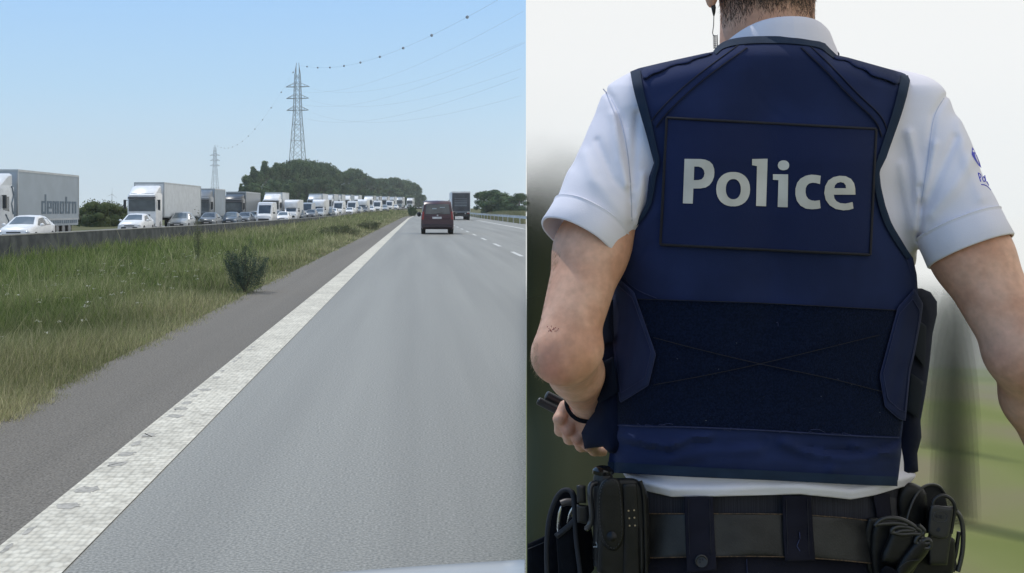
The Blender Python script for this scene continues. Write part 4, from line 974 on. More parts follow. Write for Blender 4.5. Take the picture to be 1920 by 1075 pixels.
LET = [
 (zc([(1035, 167), (1140, 168), (1170, 172), (1198, 184), (1217, 203), (1227, 230), (1229, 256), (1226, 284), (1216, 312), (1198, 337), (1172, 353), (1140, 359), (1092, 360), (1088, 458), (1024, 456)], *A_), [zc([(1098, 217), (1125, 217), (1146, 224), (1160, 240), (1165, 262), (1160, 283), (1147, 299), (1125, 305), (1095, 306)], *A_)]),
 (zc(ell(1351, 364, 110, 112), *A_), [zc(ell(1352, 364, 49, 66), *A_)]),
 (zc([(1474, 168), (1575, 166), (1565, 475), (1500, 473), (1506, 214), (1474, 208)], *A_), []),
 (zc(ell(101, 209, 37, 32), *B_), []),
 (zc([(32, 267), (131, 268), (128, 482), (63, 480), (68, 305), (32, 303)], *B_), []),
 (zc([(343, 277), (338, 331), (312, 324), (290, 322), (268, 327), (253, 341), (245, 360), (244, 385), (249, 408), (262, 427), (282, 437), (305, 440), (337, 436), (342, 488), (318, 493), (285, 495), (245, 490), (212, 472), (188, 440), (178, 400), (179, 360), (190, 322), (212, 295), (245, 277), (280, 270), (315, 272)], *B_), []),
 (zc([(569, 400), (428, 400), (432, 424), (446, 443), (470, 455), (505, 458), (550, 448), (556, 490), (528, 499), (490, 502), (440, 493), (402, 470), (376, 435), (366, 390), (372, 345), (392, 308), (425, 286), (465, 277), (505, 280), (540, 297), (560, 326), (568, 362)], *B_), [zc([(431, 358), (436, 338), (450, 324), (472, 318), (492, 323), (505, 338), (508, 358)], *B_)])]
for o_, h_ in LET: panel('letter', o_, pd, m_reflect, vest, lift=.0012, th=.002, step=7, holes=h_)
# hook-and-loop field
HOOK = [(1192, 562), (1450, 570), (1703, 584), (1700, 700), (1690, 800), (1687, 818), (1640, 816), (1450, 806), (1300, 799), (1141, 795), (1143, 640)]
hk = panel('loop_field', HOOK, vb, m_hook, vest, lift=.002, th=.003, step=7, disp=lambda x, y: folds(x, y, [([(1225, 633), (1300, 655), (1420, 682), (1560, 708), (1660, 735)], -.0012, 4), ([(1225, 722), (1320, 705), (1420, 684), (1540, 655), (1640, 628)], -.0012, 4)]))
for ln in ([(1225, 633), (1300, 653), (1420, 682), (1560, 710), (1655, 735)], [(1225, 722), (1320, 705), (1420, 684), (1540, 655), (1650, 628)]): ribbon('stitching', ln, 1.3, vb, m_thread, vest, .0052, .0006)
ribbon('frayed_edge', [(1150, 797), (1200, 800), (1300, 801), (1450, 808), (1600, 818), (1686, 821)], 2.4, vb, m_thread2, vest, .003, .001)
ribbon('frayed_edge', [(1195, 561), (1300, 564), (1450, 569), (1700, 583)], 1.4, vb, m_thread, vest, .0045, .001)
for i in range(16):
    x = random.choice([random.uniform(1190, 1240), random.uniform(1450, 1640), random.uniform(1200, 1650)]); y = 800+(x-1200)*.045
    cord('loose_thread', [(x, y, float(vb(x, y))-.006), (x+random.uniform(-8, 8), y-random.uniform(2, 7), float(vb(x, y))-.009), (x+random.uniform(4, 16), y+random.uniform(-4, 3), float(vb(x, y))-.006)], .00035, m_thread2, vest, n=3, it=2)
# pointed pull tabs at both flanks
TL = [(1140, 505), (1165, 528), (1188, 548), (1229, 665), (1215, 723), (1163, 755), (1155, 700), (1147, 640), (1138, 560)]
TR = [(1714, 543), (1730, 570), (1726, 600), (1715, 659), (1706, 698), (1697, 789), (1684, 784), (1660, 762), (1650, 705), (1684, 577)]
for T_, cx in ((TL, 1180), (TR, 1692)):
    f_ = panel('pull_tab', T_, vb, m_flap, vest, lift=.007, th=.009, puff=.003, edge=6, step=6, disp=lambda x, y: .001*np.sin(x*.18+y*.05)+folds(x, y, [([(1185, 590), (1192, 640), (1180, 700)], .0015, 9)]))
    c = np.array(T_).mean(0); ins = [tuple(c+(np.array(p)-c)*.86) for p in T_]; ribbon('stitching', ins+[ins[0]], 1.2, vb, m_thread2, vest, .0112, .0006, it=0)
    ribbon('tab_edge', T_+[T_[0]], 2.2, vb, m_thread2, vest, .007, .001, it=0, puff=.0012)

# ---- solid fields for body, shirt and trousers, meshed by surface nets
def surface_nets(fl, org, h):
    s = fl < 0; nx, ny, nz = fl.shape
    c = [s[i:nx-1+i, j:ny-1+j, k:nz-1+k] for i in (0, 1) for j in (0, 1) for k in (0, 1)]
    al = c[0].copy(); an = c[0].copy()
    for q in c[1:]: al &= q; an |= q
    act = an & ~al; I, J, K = np.nonzero(act); n = len(I)
    idx = np.full(act.shape, -1, np.int32); idx[I, J, K] = np.arange(n)
    off = [(i, j, k) for i in (0, 1) for j in (0, 1) for k in (0, 1)]; val = [fl[I+i, J+j, K+k] for i, j, k in off]
    acc = np.zeros((n, 3)); cnt = np.zeros(n)
    for a in range(8):
        for b in range(a+1, 8):
            d = np.array(off[b])-np.array(off[a])
            if np.abs(d).sum() != 1: continue
            fa, fb = val[a], val[b]; m = (fa < 0) != (fb < 0); t = np.where(m, fa/np.where(m, fa-fb, 1), 0)
            acc[m] += (np.array(off[a])+t[m, None]*d); cnt[m] += 1
    P = (acc/cnt[:, None]+np.stack([I, J, K], 1))*h+np.array(org)
    Q = []
    for ax in range(3):
        sa = s; sl1 = [slice(None)]*3; sl2 = [slice(None)]*3; sl1[ax] = slice(0, -1); sl2[ax] = slice(1, None)
        A = sa[tuple(sl1)]; B = sa[tuple(sl2)]; e = np.argwhere(A != B); o1, o2 = [q for q in range(3) if q != ax]
        e = e[(e[:, o1] > 0) & (e[:, o2] > 0) & (e[:, o1] < fl.shape[o1]-1) & (e[:, o2] < fl.shape[o2]-1)]
        ins = A[e[:, 0], e[:, 1], e[:, 2]]
        def cell(d1, d2): q = e.copy(); q[:, o1] -= d1; q[:, o2] -= d2; return idx[q[:, 0], q[:, 1], q[:, 2]]
        q = np.stack([cell(1, 1), cell(0, 1), cell(0, 0), cell(1, 0)], 1)
        flip = ins if ax != 1 else ~ins
        q[~flip] = q[~flip][:, ::-1]; Q.append(q)
    return P, np.vstack(Q)
class Field:
    def __init__(s, lo, hi, h):
        s.lo = np.array(lo, float); s.h = h; s.n = np.ceil((np.array(hi)-s.lo)/h).astype(int)+1; s.f = np.full(s.n, .08, np.float32)
    def grid(s, lo, hi):
        a = np.clip(np.floor((np.array(lo)-s.lo)/s.h).astype(int), 0, s.n-1); b = np.clip(np.ceil((np.array(hi)-s.lo)/s.h).astype(int)+1, 1, s.n)
        ax = [s.lo[i]+np.arange(a[i], b[i])*s.h for i in range(3)]
        return tuple(slice(a[i], b[i]) for i in range(3)), np.meshgrid(*[q.astype(np.float32) for q in ax], indexing='ij')
    def put(s, sl, d, k, sub=False):
        f = s.f[sl]
        if sub: s.f[sl] = np.maximum(f, -d); return
        if k: hh = np.clip(.5+.5*(f-d)/k, 0, 1); s.f[sl] = f*(1-hh)+d*hh-k*hh*(1-hh)
        else: s.f[sl] = np.minimum(f, d)
    def cone(s, a, b, ra, rb, k=.01, flat=None, sub=False):
        a, b = np.array(a, float), np.array(b, float); r = max(ra, rb)+.04+k
        sl, (X, Y, Z) = s.grid(np.minimum(a, b)-r, np.maximum(a, b)+r)
        if X.size == 0: return
        ba = b-a; t = np.clip(((X-a[0])*ba[0]+(Y-a[1])*ba[1]+(Z-a[2])*ba[2])/(ba@ba), 0, 1)
        d = np.sqrt((X-a[0]-t*ba[0])**2+(Y-a[1]-t*ba[1])**2+(Z-a[2]-t*ba[2])**2)-(ra+(rb-ra)*t); s.put(sl, d, k, sub)
    def ball(s, c, r, k=.01, sub=False):
        c = np.array(c, float); r = np.array(r if isinstance(r, (tuple, list)) else (r,)*3, float)
        sl, (X, Y, Z) = s.grid(c-r-.05, c+r+.05)
        if X.size == 0: return
        q = np.sqrt(((X-c[0])/r[0])**2+((Y-c[1])/r[1])**2+((Z-c[2])/r[2])**2); s.put(sl, (q-1)*r.min(), k, sub)
    def mesh(s, name, m, parent, near=True):
        P, Q = surface_nets(s.f, s.lo, s.h); return mesh(name, P, Q, m, parent, FEET, True), P, Q

# torso solid used by shirt (slightly inside the vest)
SH = [62, 92, 150, 235, 288, 308, 300, 288, 276, 258, 250, 262, 262]
def torso_field(X, Y, Z, dT=-.011, hs=0, tab=SH):
    px = PX0+X*F/Y; py = PY0-(Z-CZ)*F/Y
    h = np.interp(py, yy_, tab)+hs; T = np.interp(py, yy_, VT)+dT; u = np.abs(px-1443)/h; v = np.abs(Y-DC)/T
    g = (u**2.4+v**2.3)**(1/2.35)
    return ((g-1)*T).astype(np.float32), px, py
shirt = Field((.13, 1.44, 1.02), (.83, 1.80, 1.64), .0025)
sl, (X, Y, Z) = shirt.grid((.13, 1.44, 1.02), (.83, 1.80, 1.64))
d, px, py = torso_field(X, Y, Z); shirt.put(sl, d, 0)
# sleeves
LS = (W(1215, 228, 1.615), W(1107, 418, 1.548)); RS = (W(1690, 230, 1.615), W(1797, 428, 1.548))
shirt.cone(LS[0], LS[1], .068, .0535, .022); shirt.cone(RS[0], RS[1], .068, .0545, .022)
# folds pressed into the shirt
SF = [([(1128, 164), (1148, 185), (1166, 230), (1176, 290), (1182, 350), (1184, 420)], -.0035, 6), ([(1150, 215), (1163, 300), (1178, 345)], .005, 9), ([(1195, 215), (1190, 290), (1186, 350)], -.004, 7),
      ([(1096, 290), (1112, 335), (1150, 380), (1178, 410)], .0035, 12), ([(1120, 265), (1150, 335), (1180, 370)], -.003, 7), ([(1068, 325), (1062, 360), (1074, 392)], .0015, 10), ([(1205, 330), (1200, 380), (1192, 420)], .003, 7),
      ([(1772, 182), (1750, 215), (1744, 260), (1737, 320), (1726, 380), (1722, 440)], -.0035, 6), ([(1705, 250), (1718, 310), (1722, 370), (1724, 430)], .005, 9), ([(1752, 270), (1738, 330), (1728, 370)], .005, 8), ([(1790, 260), (1760, 330), (1735, 390)], -.004, 9),
      ([(1820, 300), (1790, 350), (1745, 400)], .004, 13), ([(1725, 350), (1728, 400), (1724, 450)], -.005, 5), ([(1690, 310), (1700, 370), (1712, 430)], .003, 9), ([(1800, 230), (1812, 300), (1840, 370)], .003, 12)]
mk = np.abs(shirt.f) < .012
I = np.nonzero(mk & (Y < 1.66)); ppx, ppy = px[I], py[I]
shirt.f[I] -= (1.0*folds(ppx, ppy, SF)).astype(np.float32)+(.0010*np.sin(ppx*.045+ppy*.03)+.0008*np.sin(ppy*.07-ppx*.02)).astype(np.float32)
# cut sleeve ends and shirt tail
def cut(fld, P0, n, lo, hi):
    sl, (a, b, c) = fld.grid(lo, hi); n = np.array(n)/np.linalg.norm(n); q = (a-P0[0])*n[0]+(b-P0[1])*n[1]+(c-P0[2])*n[2]; fld.f[sl] = np.maximum(fld.f[sl], q)
LA = np.array(LS[1])-np.array(LS[0]); RA = np.array(RS[1])-np.array(RS[0])
cut(shirt, W(1107, 420, 1.548), LA, (.13, 1.44, 1.25), (W(1186, 400, 1.55)[0], 1.8, 1.56)); cut(shirt, W(1800, 432, 1.548), RA, (W(1722, 400, 1.55)[0], 1.44, 1.2), (.83, 1.8, 1.56))
tail = np.interp(px, [1100, 1150, 1180, 1215, 1260, 1350, 1500, 1560, 1595, 1640, 1680, 1720], [880, 892, 906, 921, 931, 930, 926, 932, 936, 928, 916, 905])
shirt.f = np.maximum(shirt.f, ((py-tail)*.0007).astype(np.float32)); shirt.f = np.maximum(shirt.f, ((62-py)*.0007).astype(np.float32))
ob = (py > 885) & (np.abs(shirt.f) < .03); shirt.f[ob] -= (.006*np.exp(-((py[ob]-(tail[ob]-14))/10)**2)).astype(np.float32)
so_, SP, SQ = shirt.mesh('polo_shirt', m_shirt, person)
sbvh = BVHTree.FromPolygons([tuple(p) for p in SP], [tuple(int(i) for i in q) for q in SQ])
def hit(px, py, default=1.55, bv=None):
    o = Vector((0, 0, CZ)); dr = (W(px, py, 1)-o).normalized(); r = (bv or sbvh).ray_cast(o, dr); return r[0].y if r[0] else default
hitv = np.vectorize(lambda a, b: hit(a, b))
# seams and folds over the shirt
for ln in ([(1131, 167), (1150, 190), (1168, 235), (1178, 292), (1183, 350), (1185, 415)], [(1770, 184), (1751, 215), (1744, 262), (1737, 320), (1727, 380)]):
    ribbon('sleeve_seam', ln, 2.0, hitv, mat('shirt_seam', (.50, .51, .60), .9), so_, .0, .0006, step=9)
# ribbed cuffs
def cuff(A, axis, r0, r1, Lc, tilt=0):
    ax = Vector(axis).normalized(); s1 = ax.cross(Vector((0, 1, 0))).normalized(); s2 = s1.cross(ax).normalized(); n = 56; R = []
    A = Vector(A)
    for t, r in ((0, r0-.004), (0, r0+.0005), (.03, r0+.0018), (.10, r0+.0002), (.14, r0+.0006), (.5, (r0+r1)/2), (.96, r1+.0003), (1, r1-.001), (1, r1-.0028), (.9, r1-.0035), (.2, r0-.005)):
        R.append([A+ax*(Lc*t)+(s1*math.cos(2*math.pi*k/n)*r*1.0+s2*math.sin(2*math.pi*k/n)*r*1.0)*(1+.006*math.sin(k*.9)) for k in range(n)])
    mb = MB(); mb.loft(R, cap=False); c = mb.build('ribbed_cuff', m_shirt, so_, FEET, angle=70)
cuff(W(1109, 411, 1.550), Vector(LA)+Vector((0, .015, 0)), .0545, .0555, .037); cuff(W(1795, 421, 1.550), Vector(RA)+Vector((0, .015, 0)), .0555, .0565, .040)
# collar
mbc = MB(); R = []
for k in range(49):
    a = -math.pi/2+2*math.pi*k/48; x_, y_ = math.cos(a), math.sin(a); b = .5-.5*y_   # b = 1 at the nape
    cx, cy, rx, ry = W(1452, 50, 1.64)[0], 1.642, .072, .080; top = W(0, 47-12*b, 1.58)[2]-.012*(1-b)-.018*abs(x_)**3; bot = W(0, 112, 1.58)[2]-.02*(1-b)
    q = lambda s, z, o=0: (cx+x_*(rx+s), cy+y_*(ry+s), z)
    R.append([q(-.004, top-.02), q(-.002, top-.003), q(.001, top), q(.004, top-.003), q(.007, top-.012), q(.011, (top+bot)/2), q(.014, bot), q(.010, bot), q(.004, (top+bot)/2)])
mbc.loft(R, cap=False); mbc.build('collar', m_shirt, so_, FEET, angle=60)

# body: head, neck, arms and hands in one surface
body = Field((W(975, 700, 1.62)[0]+.0, 1.40, 1.0), (1.02, 1.98, 1.98), .0034)
EL, SLp = W(1059, 652, 1.485), W(1205, 255, 1.615)
body.cone(SLp, W(1108, 470, 1.545), .048, .0460, .02); body.cone(W(1108, 470, 1.545), EL, .0455, .0370, .02)
body.ball(W(1036, 676, 1.480), .021, .02); body.ball(W(1098, 655, 1.49), .021, .02)
WL = W(1113, 768, 1.745)
body.cone(W(1060, 668, 1.49), W(1080, 698, 1.57), .0360, .0350, .02); body.cone(W(1080, 698, 1.57), WL, .0350, .0250, .015)
ER = W(1918, 660, 1.485)
body.cone(W(1700, 262, 1.612), W(1822, 480, 1.540), .048, .0475, .02); body.cone(W(1822, 480, 1.540), ER, .0475, .0395, .02)
body.ball(W(1936, 690, 1.475), .024, .02); body.ball(W(1884, 668, 1.495), .018, .02)
WR = W(2015, 940, 1.60)
body.cone(ER, W(1945, 745, 1.53), .040, .041, .02); body.cone(W(1945, 745, 1.53), WR, .041, .027, .02)
# left hand, closed on the black grips
def S(px): return px*1.76/F
body.cone(WL, W(1100, 792, 1.765), .027, .026, .015)
body.cone(W(1104, 785, 1.75), W(1066, 773, 1.76), .026, .013, .008); body.cone(W(1108, 800, 1.75), W(1080, 800, 1.765), .026, .013, .008); body.cone(W(1115, 812, 1.75), W(1098, 826, 1.76), .024, .013, .012)
for a, b, c in (((1060, 762), (1049, 786), (1050, 808)), ((1076, 782), (1065, 806), (1067, 824)), ((1094, 800), (1084, 822), (1089, 837)), ((1112, 812), (1103, 834), (1114, 845))):
    body.cone(W(*a, 1.748), W(*b, 1.742), .0098, .0094, .0015); body.ball(W(*b, 1.739), .0104, .002); body.cone(W(*b, 1.742), W(*c, 1.765), .0092, .0082, .0015); body.cone(W(*c, 1.765), W(c[0]+16, c[1]+2, 1.795), .0085, .0075, .003)
body.cone(W(1075, 768, 1.79), W(1056, 780, 1.82), .012, .010, .006); body.cone(W(1056, 780, 1.82), W(1066, 798, 1.835), .010, .0085, .004)
for ln in (((1100, 800), (1074, 776)), ((1104, 806), (1086, 800))): body.cone(W(*ln[0], 1.722), W(*ln[1], 1.742), .003, .003, .006)
# right hand, relaxed (beyond the frame)
body.cone(WR, W(2040, 1010, 1.60), .025, .036, .02)
for k in range(4):
    a = (2018+k*15, 1030-abs(k-1)*4); b = (a[0]+4, a[1]+50-abs(k-1)*6); c = (b[0]-8, b[1]+32)
    body.cone(W(*a, 1.60), W(*b, 1.585), .011, .009, .003); body.cone(W(*b, 1.585), W(*c, 1.60), .009, .0075, .003)
body.cone(W(2010, 985, 1.62), W(1990, 1030, 1.64), .013, .010, .006)
# neck and head
HX = W(1447, 0, 1.62)[0]
body.cone((HX, 1.648, 1.58), (HX, 1.640, 1.76), .0655, .063, .01); body.cone((HX-.1, 1.64, 1.56), (HX+.1, 1.64, 1.56), .045, .045, .05)
body.ball((HX, 1.645, 1.825), (.076, .098, .108), .02); body.cone((HX, 1.70, 1.73), (HX, 1.715, 1.705), .045, .030, .03)
body.ball((HX, 1.745, 1.79), (.012, .016, .022), .008)
for s in (-1, 1):
    body.ball((HX+s*.078, 1.640, 1.781+s*.014), (.010, .022, .036), .006); body.ball((HX+s*.083, 1.634, 1.791+s*.014), (.006, .018, .026), .004)
    body.ball((HX+s*.031, 1.742, 1.817), (.016, .012, .010), .006, sub=True); body.ball((HX+s*.031, 1.726, 1.817), .0125, .003)
body.cone((HX-.022, 1.738, 1.75), (HX+.022, 1.738, 1.75), .006, .006, .006)
bo_, BP, BQ = body.mesh('body', m_skin, person)
# hair: cropped cap plus stubble running down the nape
mb = MB(); rings = []
for i in range(11):
    t = math.pi*.56*i/10; z = 1.827+.114*math.cos(t); r = math.sin(t); rings.append([(HX+(.080)*r*math.cos(2*math.pi*k/28), 1.641+(.101)*r*math.sin(2*math.pi*k/28), z) for k in range(28)])
mb.loft(rings); mb.build('hair', m_hair, person, FEET)
bb = BVHTree.FromPolygons([tuple(p) for p in BP], [tuple(int(i) for i in q) for q in BQ])
V_ = []; n = 0
while n < 9000:
    x, y = random.uniform(1348, 1546), random.uniform(-60, 62); e = abs(x-1448)/92
    lim = -2+62*max(0, e-.35)**.8+(8 if e < .3 else 0)
    if y > lim+random.gauss(0, 12): continue
    Yh = hit(x, y, None, bb)
    if Yh is None: n += 1; continue
    p = np.array(W(x, y, Yh)); l = random.uniform(.004, .008); sx = random.gauss(0, .3); q = p+np.array([sx*l, -.35*l, -l]); s = random.uniform(.00013, .00028)
    V_ += [p-np.array([s, 0, 0]), p+np.array([s, 0, 0]), q]; n += 1
mesh('nape_hair', np.array(V_), np.arange(len(V_)).reshape(-1, 3), m_hair, bo_.parent, FEET, False)
# fine arm hair on the outer edge of the left arm
V_ = []
for _ in range(900):
    y = random.uniform(470, 740); x = float(np.interp(y, [470, 560, 640, 700, 740], [1040, 1010, 995, 1000, 1022]))+random.uniform(-2, 14); Yh = hit(x, y, None, bb)
    if Yh is None: continue
    p = np.array(W(x, y, Yh)); l = random.uniform(.004, .009); q = p+np.array([-l*.35, -.1*l, -l*.8]); s = .0001; V_ += [p-np.array([s, 0, 0]), p+np.array([s, 0, 0]), q]
mesh('arm_hair', np.array(V_), np.arange(len(V_)).reshape(-1, 3), mat('blond_hair', (.35, .26, .16), .6), bo_.parent, FEET, False)
# small graze on the elbow
bh = np.vectorize(lambda a, b: hit(a, b, 1.46, bb))
mb = MB()
for _ in range(26):
    x, y = random.gauss(1036, 5), random.gauss(618, 3); d_ = hit(x, y, 1.46, bb)-.0004; r = random.uniform(.4, 1.1); mb.add([W(x+r*math.cos(a), y+r*math.sin(a)*1.4, d_) for a in (0, 1.26, 2.5, 3.8, 5)], [(4, 3, 2, 1, 0)])
mb.build('graze', mat('graze_red', (.32, .07, .06), .7), bo_, FEET)
# printed emblem on the right sleeve
def ec(pts): return [(1790+x/7.17, 250+y/7.17) for x, y in pts]
panel('sleeve_emblem', ec([(235, 185), (262, 225), (300, 300), (335, 385), (360, 470), (320, 432), (280, 372), (245, 315), (230, 285)]), hitv, m_blueprint, so_, lift=.0012, th=.001, step=3, holes=[ec([(268, 270), (290, 300), (318, 370), (330, 420), (305, 375), (280, 320)])])
for ln in ([(315, 535), (330, 590), (350, 650)], [(315, 535), (340, 545), (356, 575), (345, 600), (332, 600)], [(385, 585), (372, 605), (380, 640), (400, 655), (408, 625), (398, 595), (385, 585)], [(405, 570), (420, 655)], [(432, 650), (458, 705)], [(360, 690), (400, 694), (440, 716), (485, 765)]):
    p = ec(ln); cord('sleeve_lettering', [(x, y, hit(x, y)-.0006) for x, y in p], .0007, m_blueprint, so_, n=5, it=1)

# trousers
tr = Field((.16, 1.42, .14), (.80, 1.86, 1.10), .006)
sl, (X, Y, Z) = tr.grid((.16, 1.42, .14), (.80, 1.86, 1.10)); px = PX0+X*F/Y; py = PY0-(Z-CZ)*F/Y
h = np.interp(py, [900, 960, 1075, 1250, 1400], [262, 262, 285, 290, 150]); T = np.interp(py, [900, 960, 1075, 1200, 1400], [.098, .102, .116, .12, .05])
d = (((np.abs(px-1430)/h)**2.4+(np.abs(Y-DC)/T)**2.3)**(1/2.35)-1)*T; d = np.maximum(d, (py-1290)*.0007)
tr.put(sl, d.astype(np.float32), 0)
for s in (-1, 1):
    hx = .476+s*.098; tr.cone((hx, 1.63, .90), (hx+s*.005, 1.62, .62), .098, .075, .04); tr.cone((hx+s*.005, 1.62, .62), (hx+s*.01, 1.63, .20), .075, .062, .02)
tr.f = np.maximum(tr.f, ((912-py)*.0007).astype(np.float32)); I = np.abs(tr.f) < .02; tr.f[I] -= (.003*np.sin(Z[I]*38+X[I]*16)*(Z[I] < .9)).astype(np.float32)
tro, TP, TQ = tr.mesh('trousers', m_trous, person)
for s in (-1, 1):
    mb = MB(); R = []
    for y_, hw, z1 in ((1.50, .030, .05), (1.52, .042, .085), (1.62, .046, .11), (1.70, .044, .085), (1.76, .046, .06), (1.80, .035, .05), (1.815, .015, .03)):
        R.append([(.476+s*.108+hw*math.cos(a)*(1.1 if math.sin(a) < 0 else .9), y_, VG+.005+max(0, (math.sin(a)*.5+.5))*z1) for a in [2*math.pi*k/14 for k in range(14)]])
    mb.loft(R); mb.build('shoe', m_leather, person, FEET)
def hipd(x, y):
    x = np.asarray(x, float); y = np.asarray(y, float); h = np.interp(y, [900, 960, 1075], [262, 262, 285]); T = np.interp(y, [900, 960, 1075], [.098, .102, .116])
    return DC-T*(1-np.clip(np.abs(x-1430)/h, 0, .99)**2.4)**(1/2.3)
# waistband, belt, loops
panel('waistband', [(1170, 905), (1690, 905), (1685, 978), (1450, 968), (1170, 968)], hipd, mat('ribbed_waistband', (.008, .008, .012), .9, c2=(.022, .022, .030), scale=1, stretch=(900, 1, 1), detail=0), tro, lift=.003, th=.003, step=10)
belt = panel('duty_belt', [(1172, 962), (1290, 963), (1450, 963), (1560, 968), (1640, 977), (1688, 982), (1686, 1062), (1620, 1055), (1450, 1043), (1290, 1045), (1172, 1050)], hipd, m_belt, person, lift=.012, th=.006, step=8, puff=.001, edge=4, disp=lambda x, y: .0006*np.sin(x*.05)+folds(x, y, [([(1555, 985), (1580, 1000)], -.0005, 2), ([(1372, 970), (1372, 983)], .0008, 1.5)]))
panel('belt_front', [(1172, 962), (1450, 963), (1688, 982), (1686, 1062), (1450, 1043), (1172, 1050)], lambda x, y: 2*DC-hipd(x, y), m_belt, belt, lift=-.012, th=.006, step=20)
bl = lambda x, y: hipd(x, y)-.0135
ribbon('worn_edge', [(1215, 963.5), (1290, 963.5), (1450, 963.5), (1560, 968.5), (1640, 977.5)], 2.2, bl, m_edge, belt, .0, .0008, it=1)
ribbon('worn_edge', [(1215, 1046.5), (1290, 1044.5), (1450, 1043), (1560, 1049), (1640, 1057)], 2.2, bl, m_edge, belt, .0, .0008, it=1)
for q, bt in (([(1283, 932), (1337, 932), (1340, 1000), (1344, 1070), (1288, 1074), (1285, 1000)], (1315, 1052)), ([(1467, 929), (1521, 931), (1525, 1000), (1529, 1051), (1472, 1053), (1468, 1000)], None)):
    l_ = panel('belt_loop', q, lambda x, y: hipd(x, y), m_trous, tro, lift=.016, th=.003, step=7, puff=.0015, edge=5, disp=lambda x, y: .0008*np.sin(y*.11+x*.03))
    ld = lambda x, y: hipd(x, y)-.0178
    for s in (7, -7): ribbon('stitching', [((q[0][0] if s > 0 else q[1][0])+s, 936), ((q[0][0] if s > 0 else q[1][0])+s+3, 1040)], 1.2, ld, m_thread, l_, .0, .0006, it=0)
    if bt:
        x, y = bt; d_ = float(hipd(x, y))-.018; mb = MB(); mb.tube([W(x, y, d_), W(x, y, d_-.003)], .0080, 22); r_ = [W(x+10.2*math.cos(a), y+10.2*math.sin(a), d_-.003) for a in [2*math.pi*k/24 for k in range(25)]]; mb.tube(r_, .0014, 6); bu = mb.build('button', m_poly, l_, FEET)
        mb = MB()
        for a, b in ((-2.4, -2.4), (2.4, -2.4), (-2.4, 2.4), (2.4, 2.4)): mb.tube([W(x+a, y+b, d_-.0031), W(x+a, y+b, d_-.0036)], .0011, 8)
        mb.build('button_hole', m_thread, bu, FEET)
    else:
        for k, (a, b) in enumerate((((1499, 1012), (1494, 1024)), ((1494, 1024), (1500, 1034)), ((1499, 998), (1500, 1010)))): ribbon('buttonhole_stitch', [a, b], 1.6, ld, m_thread2, l_, .0, .0008, it=0)
panel('belt_loop', [(1636, 925), (1668, 927), (1672, 968), (1645, 972)], hipd, m_trous, tro, lift=.010, th=.003, step=7, puff=.002, edge=5)
panel('belt_loop', [(1668, 932), (1679, 934), (1680, 968), (1672, 968)], hipd, mat('elastic_grey2', (.03, .03, .035), .9), tro, lift=.012, th=.003, step=7)
ribbon('stitching', [(1400, 1048), (1401, 1075)], 1.2, hipd, m_thread2, tro, .002, .0006, it=0)

# ---- things hanging on the belt
PL = lambda d0, sx=0, sy=0, cx=1150, cy=980: (lambda x, y: d0+sx*(np.asarray(x, float)-cx)+sy*(np.asarray(y, float)-cy))
def bagroot(name, px, py, d, label, cat): o = tuple(W(px, py, d)); return empty(name, o, label, cat), o
t, o = bagroot('leather_pouch', 1168, 1090, 1.53, 'black leather pouch with a stitched snap flap hanging on the left of the belt', 'pouch')
panel('pouch_body', smooth_poly([(1140, 897), (1185, 896), (1196, 900), (1211, 914), (1217, 940), (1219, 1095), (1118, 1095), (1120, 1000), (1126, 920)], 1), PL(1.520), m_leather, t, th=.03, puff=.012, edge=8, step=7, origin=o)
fl = panel('flap', smooth_poly([(1128, 902), (1146, 895), (1162, 899), (1167, 925), (1171, 985), (1170, 1012), (1161, 1030), (1149, 1035), (1133, 1025), (1123, 1002), (1119, 960), (1120, 925)], 2), PL(1.506), m_leather, t, th=.004, puff=.005, edge=9, step=6, origin=o, disp=lambda x, y: .0004*np.sin(y*.6+x*.2))
fe = smooth_poly([(1131, 906), (1146, 899), (1158, 903), (1163, 927), (1166.5, 985), (1165.5, 1010), (1158, 1025), (1149, 1030), (1136, 1021), (1127, 1000), (1123, 960), (1124, 927)], 2)
for i in range(0, len(fe), 1):
    a, b = np.array(fe[i]), np.array(fe[(i+1) % len(fe)])
mb = MB(); per = dens(fe, 4.2)
for i in range(0, len(per)-1, 2): mb.tube([W(*per[i], 1.5002), W(*per[i+1], 1.5002)], .0005, 4)
mb.build('stitching', mat('grey_thread', (.03, .03, .032), .7), fl, o)
mb = MB(); mb.tube([W(1147, 1006, 1.502), W(1147, 1006, 1.4975), W(1147, 1006, 1.496)], [.0062, .0062, .0035], 18); mb.build('snap_button', mat('black_snap', (.012, .012, .013), .3, .6), fl, o)
st = panel('strap', [(1167, 908), (1194, 906), (1198, 985), (1200, 1090), (1168, 1090), (1170, 985)], PL(1.5075), m_leather, t, th=.003, puff=.002, edge=4, step=7, origin=o)
mb = MB()
for x, y in ((1178.6, 958), (1189, 957), (1180, 972), (1189.4, 971), (1180.6, 986), (1190.6, 985.6)): mb.tube([W(x, y, 1.5055), W(x, y, 1.504)], .0012, 8)
mb.build('eyelet', mat('brass', (.30, .22, .12), .4, .8), st, o)
ribbon('gusset', [(1200, 902), (1207, 920), (1210, 980), (1212, 1088)], 8, PL(1.5068), m_leather, t, .0, .002, origin=o, puff=.003)
ribbon('stitching', [(1202, 990), (1204, 1088)], 1.0, PL(1.5030), MATS['grey_thread'], t, .0, .0005, origin=o, it=0)
